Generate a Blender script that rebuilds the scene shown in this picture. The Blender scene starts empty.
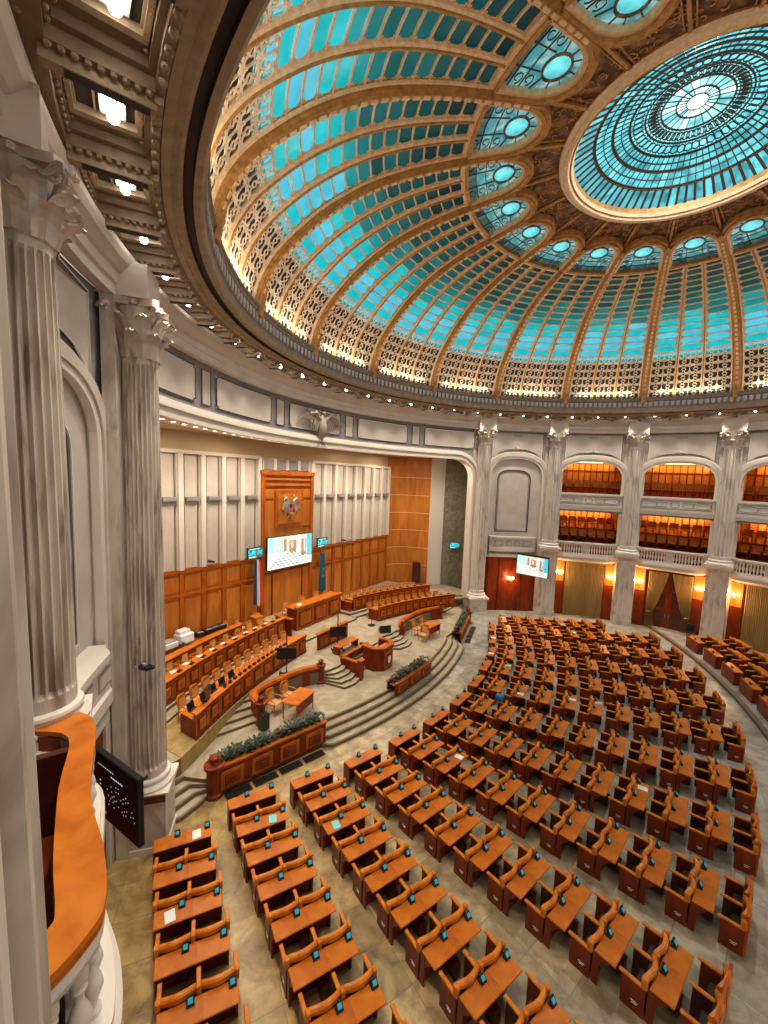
import bpy, bmesh, math, random
from mathutils import Vector, Matrix
random.seed(7)
PI = math.pi
sc = bpy.context.scene
COL = sc.collection

# ------------------------------------------------------------ camera, world, exposure
CAM = (-9.878, -16.270, 10.832)
pitch, roll, fpx = math.radians(5.6946), math.radians(2.3704), 413.67
fw = Vector((0, math.cos(pitch), -math.sin(pitch)))
up0 = Vector((0, math.sin(pitch), math.cos(pitch)))
rt = Vector((1, 0, 0))*math.cos(roll) + up0*math.sin(roll)
up = -Vector((1, 0, 0))*math.sin(roll) + up0*math.cos(roll)
cd = bpy.data.cameras.new('camera')
cam = bpy.data.objects.new('camera', cd); COL.objects.link(cam)
M = Matrix((( rt.x, up.x, -fw.x, CAM[0]), (rt.y, up.y, -fw.y, CAM[1]), (rt.z, up.z, -fw.z, CAM[2]), (0, 0, 0, 1)))
cam.matrix_world = M
cd.sensor_fit = 'VERTICAL'; cd.sensor_height = 24; cd.sensor_width = 18
cd.lens = fpx*24/1024; cd.shift_x = -20.29/1024; cd.shift_y = 7.44/1024
cd.clip_start = 0.05; cd.clip_end = 300
sc.camera = cam
w = bpy.data.worlds.new('world'); sc.world = w; w.use_nodes = True
w.node_tree.nodes['Background'].inputs[0].default_value = (1.0, 0.90, 0.78, 1)
w.node_tree.nodes['Background'].inputs[1].default_value = 0.48  # added ambient fill, entering where the rear walls are left unbuilt
vs = sc.view_settings
vs.view_transform = 'Standard'; vs.look = 'None'; vs.exposure = 0.42; vs.gamma = 1.0; vs.use_curve_mapping = False

def lamp(name, kind, loc, energy, color=(1, .9, .75), size=.2, rot=None, spot=None, sizey=None):
    l = bpy.data.lights.new(name, kind); l.energy = energy; l.color = color
    if kind == 'AREA':
        l.shape = 'RECTANGLE' if sizey else 'DISK'; l.size = size
        if sizey: l.size_y = sizey
    else: l.shadow_soft_size = size
    if kind == 'SPOT': l.spot_size = spot or 2.2; l.spot_blend = .6
    o = bpy.data.objects.new(name, l); COL.objects.link(o); o.location = loc
    if rot is not None: o.rotation_euler = rot
    return o

# ------------------------------------------------------------ plan of the hall
AZ = math.radians(149.3)                       # stage axis
U = Vector((math.cos(AZ), math.sin(AZ))); V = Vector((-U.y, U.x))
A0, DA = 3.4334, -2*PI/19                      # azimuth of pillar 0 and one bay
def W(u, v, z=0.0): return (U.x*u+V.x*v, U.y*u+V.y*v, z)
def rc(k):                                     # pillar line: a slightly oval plan
    T = [(-4, 19.6), (-2, 19.26), (-1, 18.6), (0, 18.0), (1, 17.66), (40, 17.66)]
    if k <= -4: return 19.6
    for (a, ra), (b, rb) in zip(T, T[1:]):
        if a <= k <= b: return ra+(rb-ra)*(k-a)/(b-a)
def polar(k, R, z): a = A0+k*DA; return (R*math.cos(a), R*math.sin(a), z)
def wp(k, off, z): return polar(k, rc(k)+off, z)

# ------------------------------------------------------------ materials
def mat(name, c, rough=.5, metal=0., c2=None, scale=3., detail=4., bump=0., stretch=None, emit=None, es=0., coat=0., lo=.35, hi=.65, dist=0., coord='Object', spec=.35, dark=0.):
    m = bpy.data.materials.new(name); m.use_nodes = True
    nt = m.node_tree; b = nt.nodes['Principled BSDF']
    b.inputs['Base Color'].default_value = (*c, 1); b.inputs['Roughness'].default_value = rough; b.inputs['Metallic'].default_value = metal
    b.inputs['Specular IOR Level'].default_value = spec
    if coat: b.inputs['Coat Weight'].default_value = coat; b.inputs['Coat Roughness'].default_value = .15
    if dark: b.inputs['Base Color'].default_value = (c[0]*dark, c[1]*dark, c[2]*dark, 1)
    if emit: b.inputs['Emission Color'].default_value = (*emit, 1); b.inputs['Emission Strength'].default_value = es
    if c2 or bump:
        tc = nt.nodes.new('ShaderNodeTexCoord'); mp = nt.nodes.new('ShaderNodeMapping'); nz = nt.nodes.new('ShaderNodeTexNoise')
        nt.links.new(tc.outputs[coord], mp.inputs[0]); nt.links.new(mp.outputs[0], nz.inputs['Vector'])
        if stretch: mp.inputs['Scale'].default_value = stretch
        nz.inputs['Scale'].default_value = scale; nz.inputs['Detail'].default_value = detail; nz.inputs['Distortion'].default_value = dist
        if c2:
            cr = nt.nodes.new('ShaderNodeValToRGB')
            cr.color_ramp.elements[0].position = lo; cr.color_ramp.elements[1].position = hi
            cr.color_ramp.elements[0].color = (*c, 1); cr.color_ramp.elements[1].color = (*c2, 1)
            nt.links.new(nz.outputs['Fac'], cr.inputs[0]); (nt.links.new(cr.outputs[0], b.inputs['Base Color']) if not dark else None)
            if emit and es: nt.links.new(cr.outputs[0], b.inputs['Emission Color'])
        if bump:
            bp = nt.nodes.new('ShaderNodeBump'); bp.inputs['Strength'].default_value = bump; bp.inputs['Distance'].default_value = .02
            nt.links.new(nz.outputs['Fac'], bp.inputs['Height']); nt.links.new(bp.outputs[0], b.inputs['Normal'])
    return m
MT = {}
def D(n, *a, **k): MT[n] = mat(n, *a, **k)
D('plaster', (.60, .53, .46), .75, c2=(.52, .46, .40), scale=1.2)
D('plaster_grey', (.23, .22, .22), .7, c2=(.30, .28, .27), scale=2)
D('line_dark', (.09, .085, .085), .6)
D('tan', (.50, .37, .22), .7)
D('cream', (.70, .64, .56), .5)
D('marble', (.66, .60, .53), .42, c2=(.24, .18, .14), scale=1.3, detail=12, stretch=(1, 1, .3), lo=.48, hi=.80, dist=1.2, spec=.25)
D('marble_veined', (.62, .55, .47), .42, c2=(.27, .205, .16), scale=4.2, detail=12, stretch=(1, 1, .16), lo=.44, hi=.70, dist=1.0, spec=.25, bump=.15)
D('marble_pink', (.60, .53, .46), .45, c2=(.30, .22, .17), scale=1.6, detail=11, stretch=(1, 1, .4), lo=.44, hi=.76, dist=1.2, spec=.25)
D('marble_green', (.15, .15, .10), .3, c2=(.27, .24, .17), scale=2.0, detail=8, dist=1.5)
D('marble_dark', (.25, .20, .15), .4, c2=(.36, .30, .24), scale=2, detail=8)
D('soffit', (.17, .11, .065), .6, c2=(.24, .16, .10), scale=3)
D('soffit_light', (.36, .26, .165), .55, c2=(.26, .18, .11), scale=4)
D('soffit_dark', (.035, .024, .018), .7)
D('parapet_stone', (.20, .165, .145), .6, c2=(.26, .22, .19), scale=3)
D('parapet_light', (.48, .44, .41), .6)
D('gold', (.56, .30, .10), .42, .25, c2=(.34, .165, .05), scale=5, detail=6, bump=.12)
D('gold_light', (.88, .66, .42), .4, .1, c2=(.72, .48, .26), scale=7)
D('gold_ornate', (.10, .048, .024), .55, .2, c2=(.30, .16, .08), scale=3.2, detail=7, bump=.5, lo=.45, hi=.62)
D('bronze', (.10, .06, .035), .5, .3)
D('fret', (.86, .74, .60), .5, c2=(.70, .54, .40), scale=3)
D('fret_dark', (.025, .05, .055), .3)
D('wood', (.50, .125, .010), .36, c2=(.34, .07, .006), scale=3.0, detail=6, stretch=(1, 1, .25), dist=.6, spec=.2)
D('wood_top', (.60, .175, .018), .34, c2=(.44, .105, .009), scale=2.5, detail=6, dist=.6, spec=.18)
D('wood_red', (.24, .034, .006), .34, c2=(.13, .017, .004), scale=3, detail=6, stretch=(1, 1, .3), spec=.22)
D('wood_dark', (.085, .016, .008), .35, c2=(.05, .010, .006), scale=4, coat=.2)
D('wood_wall', (.60, .215, .035), .38, c2=(.42, .13, .018), scale=1.6, detail=7, stretch=(1, 1, .2), dist=1.0, spec=.2)
D('wood_chair', (.68, .215, .022), .36, c2=(.50, .13, .01), scale=5, spec=.22)
D('leather', (.03, .018, .015), .35, c2=(.05, .03, .022), scale=9)
D('cushion', (.62, .30, .10), .6)
D('black', (.012, .012, .014), .35)
D('grey_plastic', (.35, .35, .36), .4)
D('white_paper', (.78, .79, .80), .6)
D('paper_cyan', (.20, .62, .66), .5)
D('brass', (.65, .42, .12), .3, .8)
D('silver', (.62, .60, .55), .3, .8)
D('carpet_step', (.43, .36, .26), .55, c2=(.30, .24, .15), scale=1.8, detail=8, dist=.8)
D('step_edge', (.17, .115, .07), .6)
D('leaf', (.035, .065, .04), .5, c2=(.07, .11, .075), scale=14)
D('curtain', (.42, .29, .11), .7, c2=(.32, .20, .07), scale=5, stretch=(1, 1, .1))
D('flag_blue', (.03, .07, .20), .7); D('flag_white', (.75, .66, .58), .7); D('flag_red', (.68, .06, .03), .7); D('flag_teal', (.03, .12, .20), .7); D('flag_star', (.75, .62, .15), .6)
D('screen_teal', (.01, .02, .02), .2, emit=(.03, .38, .42), es=1.5, c2=(.02, .45, .50), scale=9)
D('screen_terminal', (.02, .16, .20), .25, emit=(.05, .5, .6), es=.3)
D('lamp_white', (1, 1, 1), .5, emit=(1, .95, .86), es=14)
D('lamp_warm', (1, .9, .7), .5, emit=(1, .70, .34), es=22)
D('lamp_strip', (1, .8, .5), .5, emit=(1, .55, .14), es=7)
D('glass_oval', (.05, .3, .35), .15, emit=(.06, .62, .74), es=.85, c2=(.16, .72, .82), scale=1.5)
D('glass_mosaic', (.05, .3, .35), .2, emit=(.05, .35, .42), es=.5, c2=(.30, .58, .62), scale=2.3, detail=2, lo=.4, hi=.6)
D('glass_smoke', (.03, .10, .12), .3, emit=(.02, .08, .1), es=.25, c2=(.12, .30, .32), scale=3)
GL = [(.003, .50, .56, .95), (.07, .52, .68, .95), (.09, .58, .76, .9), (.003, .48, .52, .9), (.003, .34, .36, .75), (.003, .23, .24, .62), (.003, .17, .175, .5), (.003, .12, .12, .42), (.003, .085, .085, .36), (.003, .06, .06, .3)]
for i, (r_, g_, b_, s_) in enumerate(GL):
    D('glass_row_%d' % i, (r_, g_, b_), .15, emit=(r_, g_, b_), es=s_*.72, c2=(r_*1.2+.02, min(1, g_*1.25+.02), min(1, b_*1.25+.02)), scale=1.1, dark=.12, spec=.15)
SK = [(.10, .46, .54, .9), (.12, .56, .63, 1.1), (.18, .66, .74, 1.15), (.28, .74, .80, 1.2), (.34, .80, .84, 1.2), (.70, .98, 1.0, 2.2), (1, 1, 1, 6)]
for i, (r_, g_, b_, s_) in enumerate(SK):
    D('glass_sky_%d' % i, (r_, g_, b_), .15, emit=(r_, g_, b_), es=s_, c2=(min(1, r_*.25), g_*.45, b_*.5), scale=2.2, detail=3, lo=.45, hi=.66, dark=.15, spec=.15)

def floor_mat():
    m = bpy.data.materials.new('floor_marble'); m.use_nodes = True; nt = m.node_tree; N = nt.nodes; L = nt.links
    b = N['Principled BSDF']; b.inputs['Roughness'].default_value = .32
    geo = N.new('ShaderNodeNewGeometry'); sub = N.new('ShaderNodeVectorMath'); sub.operation = 'SUBTRACT'
    c = W(29.8, 0, 0); sub.inputs[1].default_value = c
    L.new(geo.outputs['Position'], sub.inputs[0])
    sp = N.new('ShaderNodeSeparateXYZ'); L.new(sub.outputs[0], sp.inputs[0])
    def mth(op, a, b_=None):
        n = N.new('ShaderNodeMath'); n.operation = op
        for i, x in enumerate((a, b_)):
            if x is None: continue
            if isinstance(x, (int, float)): n.inputs[i].default_value = x
            else: L.new(x, n.inputs[i])
        return n.outputs[0]
    r = mth('SQRT', mth('ADD', mth('MULTIPLY', sp.outputs[0], sp.outputs[0]), mth('MULTIPLY', sp.outputs[1], sp.outputs[1])))
    ang = mth('ARCTAN2', sp.outputs[1], sp.outputs[0])
    rt_ = mth('DIVIDE', mth('SUBTRACT', r, .35), 1.05); at_ = mth('DIVIDE', ang, math.radians(2.515)*1.0)
    fr = mth('FRACT', rt_); fa = mth('FRACT', at_)
    g1 = mth('LESS_THAN', fr, .022); g2 = mth('LESS_THAN', fa, .012)
    tid = N.new('ShaderNodeCombineXYZ'); L.new(mth('FLOOR', rt_), tid.inputs[0]); L.new(mth('FLOOR', at_), tid.inputs[1])
    wn = N.new('ShaderNodeTexWhiteNoise'); wn.noise_dimensions = '2D'; L.new(tid.outputs[0], wn.inputs['Vector'])
    nz = N.new('ShaderNodeTexNoise'); nz.inputs['Scale'].default_value = 1.7; nz.inputs['Detail'].default_value = 12; nz.inputs['Roughness'].default_value = .62; nz.inputs['Distortion'].default_value = .5
    L.new(geo.outputs['Position'], nz.inputs['Vector'])
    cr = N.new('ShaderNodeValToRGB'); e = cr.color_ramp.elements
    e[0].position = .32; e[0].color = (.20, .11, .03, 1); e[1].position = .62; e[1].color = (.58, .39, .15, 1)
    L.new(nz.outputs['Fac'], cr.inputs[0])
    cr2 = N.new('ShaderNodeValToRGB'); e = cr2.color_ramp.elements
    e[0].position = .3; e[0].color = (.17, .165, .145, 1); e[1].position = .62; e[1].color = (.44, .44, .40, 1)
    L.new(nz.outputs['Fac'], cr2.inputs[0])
    # warm light at the left is painted into the tiles, honey fading to grey
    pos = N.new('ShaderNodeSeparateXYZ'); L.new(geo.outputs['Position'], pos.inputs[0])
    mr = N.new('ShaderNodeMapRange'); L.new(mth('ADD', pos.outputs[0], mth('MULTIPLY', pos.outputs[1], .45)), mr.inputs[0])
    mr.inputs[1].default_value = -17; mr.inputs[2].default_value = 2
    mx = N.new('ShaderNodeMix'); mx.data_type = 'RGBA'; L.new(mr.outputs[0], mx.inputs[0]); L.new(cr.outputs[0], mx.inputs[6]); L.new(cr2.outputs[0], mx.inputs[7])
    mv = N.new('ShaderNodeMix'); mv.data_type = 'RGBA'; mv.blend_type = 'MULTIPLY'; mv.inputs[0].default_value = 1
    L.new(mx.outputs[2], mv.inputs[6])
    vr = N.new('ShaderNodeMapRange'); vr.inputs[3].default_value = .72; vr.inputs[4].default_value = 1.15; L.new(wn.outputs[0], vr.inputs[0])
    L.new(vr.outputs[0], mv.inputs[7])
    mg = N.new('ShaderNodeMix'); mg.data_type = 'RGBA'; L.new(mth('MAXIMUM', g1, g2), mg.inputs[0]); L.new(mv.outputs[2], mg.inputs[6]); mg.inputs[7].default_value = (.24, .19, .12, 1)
    L.new(mg.outputs[2], b.inputs['Base Color'])
    return m
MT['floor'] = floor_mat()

# ------------------------------------------------------------ mesh helpers
class MB:
    def __init__(s): s.v = []; s.f = []; s.mi = []; s.mats = []
    def m(s, name):
        if name not in s.mats: s.mats.append(name)
        return s.mats.index(name)
    def add(s, vs_, fs, mat_):
        o = len(s.v); i = s.m(mat_); s.v += [tuple(p) for p in vs_]
        for f in fs: s.f.append([a+o for a in f]); s.mi.append(i)
    def poly(s, pts, m_): s.add(pts, [list(range(len(pts)))], m_)
    def grid(s, rows, m_, closed=False):
        n = len(rows[0]); vs_ = [p for r in rows for p in r]; fs = []
        for j in range(len(rows)-1):
            for i in range(n if closed else n-1):
                i2 = (i+1) % n; fs.append([j*n+i, j*n+i2, (j+1)*n+i2, (j+1)*n+i])
        s.add(vs_, fs, m_)
    def box(s, c, sz, m_, rz=0, rx=0):
        x, y, z = [a/2 for a in sz]; P = []
        R = Matrix.Rotation(rz, 3, 'Z') @ Matrix.Rotation(rx, 3, 'X')
        for dx, dy, dz in ((-x, -y, -z), (x, -y, -z), (x, y, -z), (-x, y, -z), (-x, -y, z), (x, -y, z), (x, y, z), (-x, y, z)):
            q = R @ Vector((dx, dy, dz)); P.append((c[0]+q.x, c[1]+q.y, c[2]+q.z))
        s.add(P, [[3, 2, 1, 0], [4, 5, 6, 7], [0, 1, 5, 4], [1, 2, 6, 5], [2, 3, 7, 6], [3, 0, 4, 7]], m_)
    def bbox(s, c, sz, m_, bev=.012, rz=0):       # chamfered box
        x, y, z = [a/2 for a in sz]; b = min(bev, x*.9, y*.9, z*.9)
        def ring(hx, hy, hz, e): return [(-hx+e, -hy, hz), (hx-e, -hy, hz), (hx, -hy+e, hz), (hx, hy-e, hz), (hx-e, hy, hz), (-hx+e, hy, hz), (-hx, hy-e, hz), (-hx, -hy+e, hz)]
        rows = [ring(x-b, y-b, -z, b*.4), ring(x, y, -z+b, b), ring(x, y, z-b, b), ring(x-b, y-b, z, b*.4)]
        cs, sn = math.cos(rz), math.sin(rz)
        rows = [[(c[0]+p[0]*cs-p[1]*sn, c[1]+p[0]*sn+p[1]*cs, c[2]+p[2]) for p in r] for r in rows]
        s.grid(rows, m_, True); s.poly(rows[0][::-1], m_); s.poly(rows[-1], m_)
    def prism(s, pts, z0, z1, m_, top=None, side=None):
        n = len(pts); s.add([(p[0], p[1], z0) for p in pts]+[(p[0], p[1], z1) for p in pts],
                            [[i, (i+1) % n, n+(i+1) % n, n+i] for i in range(n)], side or m_)
        s.poly([(p[0], p[1], z1) for p in pts], top or m_); s.poly([(p[0], p[1], z0) for p in pts][::-1], m_)
    def lathe(s, prof, m_, c=(0, 0, 0), n=24, cap=True):
        rows = [[(c[0]+r*math.cos(2*PI*i/n), c[1]+r*math.sin(2*PI*i/n), c[2]+z) for i in range(n)] for r, z in prof]
        s.grid(rows, m_, True)
        if cap: s.poly(rows[0][::-1], m_); s.poly(rows[-1], m_)
    def tube(s, pts, r, m_, n=6, cap=True):
        rows = []; P = [Vector(p) for p in pts]
        for i, p in enumerate(P):
            t = (P[min(i+1, len(P)-1)]-P[max(i-1, 0)]).normalized()
            a = Vector((0, 0, 1)) if abs(t.z) < .9 else Vector((1, 0, 0))
            x = t.cross(a).normalized(); y = t.cross(x); rr = r[i] if isinstance(r, (list, tuple)) else r
            rows.append([tuple(p+x*rr*math.cos(2*PI*j/n)+y*rr*math.sin(2*PI*j/n)) for j in range(n)])
        s.grid(rows, m_, True)
        if cap: s.poly(rows[0], m_); s.poly(rows[-1][::-1], m_)
    def ribbon(s, pts, nrm, w_, h, m_):           # flat bar of width w_, thickness h, lying in the surface with normal nrm(i)
        P = [Vector(p) for p in pts]; rows = []
        for i, p in enumerate(P):
            t = (P[min(i+1, len(P)-1)]-P[max(i-1, 0)])
            t = t.normalized() if t.length > 1e-9 else Vector((1, 0, 0))
            n_ = Vector(nrm[i] if isinstance(nrm, list) else nrm); x = t.cross(n_).normalized()
            rows.append([tuple(p-x*w_/2), tuple(p-x*w_/2+n_*h), tuple(p+x*w_/2+n_*h), tuple(p+x*w_/2)])
        s.grid(rows, m_, False)
    def cbox(s, k0, k1, z0, z1, r0, r1, m_, n=None, ab=False):   # curved box along the wall; r = offsets from the pillar line (or absolute)
        n = n or max(1, int(abs(k1-k0)*14)); F = (lambda k, r, z: polar(k, r, z)) if ab else wp
        rows = []
        for i in range(n+1):
            k = k0+(k1-k0)*i/n; rows.append([F(k, r0, z0), F(k, r1, z0), F(k, r1, z1), F(k, r0, z1)])
        s.grid(rows, m_, True); s.poly(rows[0], m_); s.poly(rows[-1][::-1], m_)
    def crev(s, prof, k0, k1, m_, n=None, ab=False, close=False):  # sweep an (offset, z) profile along the wall
        n = n or max(1, int(abs(k1-k0)*14)); F = (lambda k, r, z: polar(k, r, z)) if ab else wp
        s.grid([[F(k0+(k1-k0)*i/n, r, z) for r, z in prof] for i in range(n+1)], m_, close)
    def build(s, name, parent=None, label=None, smooth=False, loc=None):
        me = bpy.data.meshes.new(name); me.from_pydata(s.v, [], s.f)
        for x in s.mats: me.materials.append(MT[x])
        me.polygons.foreach_set('material_index', s.mi)
        if smooth: me.polygons.foreach_set('use_smooth', [True]*len(me.polygons))
        me.update()
        bm = bmesh.new(); bm.from_mesh(me); bmesh.ops.recalc_face_normals(bm, faces=bm.faces); bm.to_mesh(me); bm.free()
        if smooth:
            try: me.set_sharp_from_angle(angle=math.radians(40))
            except Exception: pass
        o = bpy.data.objects.new(name, me); COL.objects.link(o)
        if parent: o.parent = parent
        if loc: o.location = loc
        if label: o['label'] = label
        return o
def thing(name, label, cat, loc=(0, 0, 0), rz=0, group=None):
    o = bpy.data.objects.new(name, None); COL.objects.link(o); o.location = loc; o.rotation_euler = (0, 0, rz)
    o['label'] = label; o['category'] = cat
    if group: o['group'] = group
    return o
def tag(o, label, cat, group=None):
    o['label'] = label; o['category'] = cat
    if group: o['group'] = group
    return o
def struct(o): o['kind'] = 'structure'; return o
def sroot(name):
    o = bpy.data.objects.new(name, None); COL.objects.link(o); o['kind'] = 'structure'; return o
def copy_tree(o, parent=None, kids=None):
    if kids is None:
        kids = {}
        for x in bpy.data.objects:
            if x.parent: kids.setdefault(x.parent.name, []).append(x)
    c = o.copy(); COL.objects.link(c); c.parent = parent
    for ch in kids.get(o.name, []): copy_tree(ch, c, kids)
    return c
def kidmap():
    kids = {}
    for x in bpy.data.objects:
        if x.parent: kids.setdefault(x.parent.name, []).append(x)
    return kids
ORD = ['first', 'second', 'third', 'fourth', 'fifth', 'sixth', 'seventh', 'eighth', 'ninth', 'tenth', 'eleventh', 'twelfth', 'thirteenth', 'fourteenth', 'fifteenth', 'sixteenth', 'seventeenth', 'eighteenth', 'nineteenth', 'twentieth']
ORD += ['twenty-'+x for x in ORD[:9]]+['thirtieth']+['thirty-'+x for x in ORD[:9]]+['fortieth']
def cr_spline(P, n):
    out = []
    for i in range(len(P)-1):
        p0, p1, p2, p3 = P[max(i-1, 0)], P[i], P[i+1], P[min(i+2, len(P)-1)]
        for j in range(n):
            t = j/n
            out.append(tuple(.5*((2*b)+(-a+c)*t+(2*a-5*b+4*c-d)*t*t+(-a+3*b-3*c+d)*t**3) for a, b, c, d in zip(p0, p1, p2, p3)))
    out.append(tuple(P[-1])); return out
#@@PART2
# ------------------------------------------------------------ floor
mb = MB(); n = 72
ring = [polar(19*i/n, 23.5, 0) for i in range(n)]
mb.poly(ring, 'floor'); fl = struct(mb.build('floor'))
# raised tier behind the main block of desks
TIER = .15
mb = MB(); pts = []
for i in range(25):
    b = math.radians(-33+i*2.4); pts.append(W(29.8-35.2*math.cos(b), 35.2*math.sin(b)))
back = []
for i in range(25):
    b = math.radians(24.6-i*2.4); back.append(W(29.8-46.5*math.cos(b), min(19, max(-19, 46.5*math.sin(b)))))
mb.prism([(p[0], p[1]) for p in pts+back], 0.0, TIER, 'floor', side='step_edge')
mb2 = MB(); rows = []
for p, i in zip(pts, range(25)):
    b = math.radians(-33+i*2.4)
    def q(r, z): x = W(29.8-r*math.cos(b), r*math.sin(b)); return (x[0], x[1], z)
    rows.append([q(35.12, .0), q(35.12, TIER+.02), q(35.34, TIER+.02)])
mb2.grid(rows, 'step_edge')
t = struct(mb.build('trim_1')); e = mb2.build('step_nosing', t)

# ------------------------------------------------------------ ring: soffit, cornice, parapet
KC0, KC1 = -4.0, 12.0
ceil = sroot('ceiling')
mb = MB()
# inner lip mouldings seen from below, then soffit ground behind the coffers
mb.crev([(15.97, 16.52), (15.97, 16.30), (16.03, 16.24), (16.16, 16.24)], KC0, KC1, 'soffit_light', n=150, ab=True)
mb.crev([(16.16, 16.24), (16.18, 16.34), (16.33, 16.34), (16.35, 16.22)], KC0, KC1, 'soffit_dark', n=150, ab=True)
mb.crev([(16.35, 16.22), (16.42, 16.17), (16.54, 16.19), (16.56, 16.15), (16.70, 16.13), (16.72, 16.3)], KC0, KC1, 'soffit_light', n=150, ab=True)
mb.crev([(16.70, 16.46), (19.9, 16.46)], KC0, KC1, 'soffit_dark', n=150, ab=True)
mb.build('soffit', ceil)
mb = MB()
mb.crev([(15.97, 16.50), (15.97, 16.62), (15.92, 16.66), (16.02, 16.70), (16.02, 17.02)], KC0, KC1, 'parapet_stone', n=150, ab=True)
mb.crev([(16.02, 17.02), (15.95, 17.04), (15.90, 17.10), (15.90, 17.18), (15.84, 17.22), (15.84, 17.30), (16.3, 17.32), (16.45, 16.9)], KC0, KC1, 'parapet_stone', n=150, ab=True)
nb = int((KC1-KC0)*16)
for i in range(nb):                               # row of little blocks round the parapet
    k = KC0+(i+.5)*(KC1-KC0)/nb; d = .019
    mb.cbox(k-d, k+d, 16.74, 17.0, 15.90, 16.03, 'parapet_light', n=1, ab=True); mb.cbox(k-d*.6, k+d*.6, 16.66, 16.74, 15.92, 16.03, 'parapet_light', n=1, ab=True)
mb.build('parapet', ceil)
# entablature above the pillars
mb = MB()
mb.crev([(.30, 14.98), (.02, 14.98), (.0, 15.22), (-.06, 15.25), (-.08, 15.50), (-.15, 15.54), (-.22, 15.62), (-.30, 15.70), (-.36, 15.84), (-.36, 15.96), (.3, 16.0)], -4, 12, 'plaster', n=240)
mb.build('entablature', ceil)
# coffers: three to a bay, made once and turned about the axis
def coffer():
    m_ = MB(); K = 1/3; r0, r1 = 16.72, 18.15
    def C(a0, a1, z0, z1, q0, q1, mt, n=2): m_.cbox(a0*K, a1*K, z0, z1, q0, q1, mt, n=n, ab=True)
    # frame of the coffer (four bars), stepped
    for (a0, a1, z0, q0, q1, mt) in ((-.5, .5, 16.10, r0, r0+.13, 'soffit_light'), (-.5, .5, 16.02, r1-.12, r1+.35, 'soffit'),
                                     (-.5, -.40, 16.02, r0+.13, r1-.12, 'soffit'), (.40, .5, 16.02, r0+.13, r1-.12, 'soffit')):
        C(a0, a1, z0, 16.46, q0, q1, mt)
    for (a0, a1, q0, q1) in ((-.40, .40, r0+.13, r0+.22), (-.40, .40, r1-.21, r1-.12), (-.40, -.34, r0+.22, r1-.21), (.34, .40, r0+.22, r1-.21)):
        C(a0, a1, 16.20, 16.46, q0, q1, 'soffit')
    for (a0, a1, q0, q1) in ((-.22, .22, r0+.24, r0+.31), (-.22, .22, r1-.30, r1-.23), (-.22, -.16, r0+.31, r1-.30), (.16, .22, r0+.31, r1-.30)):
        C(a0, a1, 16.28, 16.46, q0, q1, 'soffit_light', 1)
    for (a0, a1) in ((-.34, -.22), (.22, .34)): C(a0, a1, 16.34, 16.46, r0+.22, r1-.21, 'soffit', 1)
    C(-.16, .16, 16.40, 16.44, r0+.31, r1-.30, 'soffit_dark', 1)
    for q in (r0+.31, r0+.56, r1-.58, r1-.33): C(-.16, .16, 16.36, 16.44, q, q+.03, 'soffit_light', 1)
    # modillion bar and bead rows on the cross beam
    C(.455, .545, 15.86, 16.04, r0+.10, r1-.05, 'soffit_light', 2)
    C(.475, .525, 15.83, 15.87, r0+.18, r1-.30, 'soffit_dark', 1)
    C(.44, .56, 15.94, 16.04, r0+.02, r0+.14, 'soffit_light', 1)
    for j in range(9):
        q = r0+.2+j*(r1-r0-.35)/8
        for sgn in (-1, 1):
            c_ = polar(sgn*.425*K, q, 16.02)
            m_.lathe([(.012, -.055), (.038, -.045), (.05, -.01), (.04, .03)], 'soffit_light', c=c_, n=6, cap=True)
    for j in range(10):
        a = -.36+j*.08
        c_ = polar(a*K, r1-.165, 16.20); m_.lathe([(.01, -.05), (.035, -.035), (.04, .0)], 'soffit_light', c=c_, n=6)
    for j in range(8):
        for q in (r0+.255, r1-.245):
            c_ = polar((-.27+j*.077)*K, q, 16.30); m_.lathe([(.01, -.03), (.03, -.02), (.03, .0)], 'gold', c=c_, n=5)
    for q0 in (r0+.06, r1+.1):                     # acanthus knots at both ends
        for j in range(5):
            c_ = polar((-.3+j*.15)*K, q0, 16.05); m_.lathe([(.02, -.05), (.06, -.02), (.06, .03)], 'soffit_light', c=c_, n=6)
    return m_
cof = coffer().build('coffer', ceil)
def clamp_lamp_frame():
    m_ = MB(); K = 1/3; r0 = 17.18; r1 = 17.52
    for (a0, a1, q0, q1) in ((-.12, .12, r0, r0+.03), (-.12, .12, r1-.03, r1), (-.12, -.105, r0, r1), (.105, .12, r0, r1)):
        m_.cbox(a0*K, a1*K, 16.33, 16.40, q0, q1, 'cream', n=1, ab=True)
    return m_
def ceil_lamp(K_):
    o = thing('ceiling_light', 'x', 'light', (0, 0, 0), 0, 'spotlights in the coffers')
    m_ = MB(); m_.cbox(-.035, .035, 16.385, 16.405, 17.19, 17.51, 'lamp_white', n=1, ab=True)
    m_.lathe([(.02, -.27), (.06, -.26), (.085, -.21), (.07, -.15), (.04, -.12), (.04, .0)], 'lamp_white', c=polar(0, 17.34, 16.38), n=12)
    clamp_lamp_frame().build('frame', o); m_.build('lens', o); return o
ks = [i/3 for i in range(int(-9), int(12*3))]
lampsel = []
for i, k in enumerate(ks):
    if k < -2.4 or k > 9.4: continue
    lampsel.append(k)
coffer_ks = [k+1/6 for k in ks if -3.2 < k < 11]
for j, k in enumerate(coffer_ks):
    if j == 0: cof.rotation_euler = (0, 0, k*DA)
    else:
        c = cof.copy(); COL.objects.link(c); c.parent = ceil; c.rotation_euler = (0, 0, k*DA)
lm0 = ceil_lamp(0); kids = kidmap()
vis = [k for k in coffer_ks if -2.3 < k < 9.3]
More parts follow.
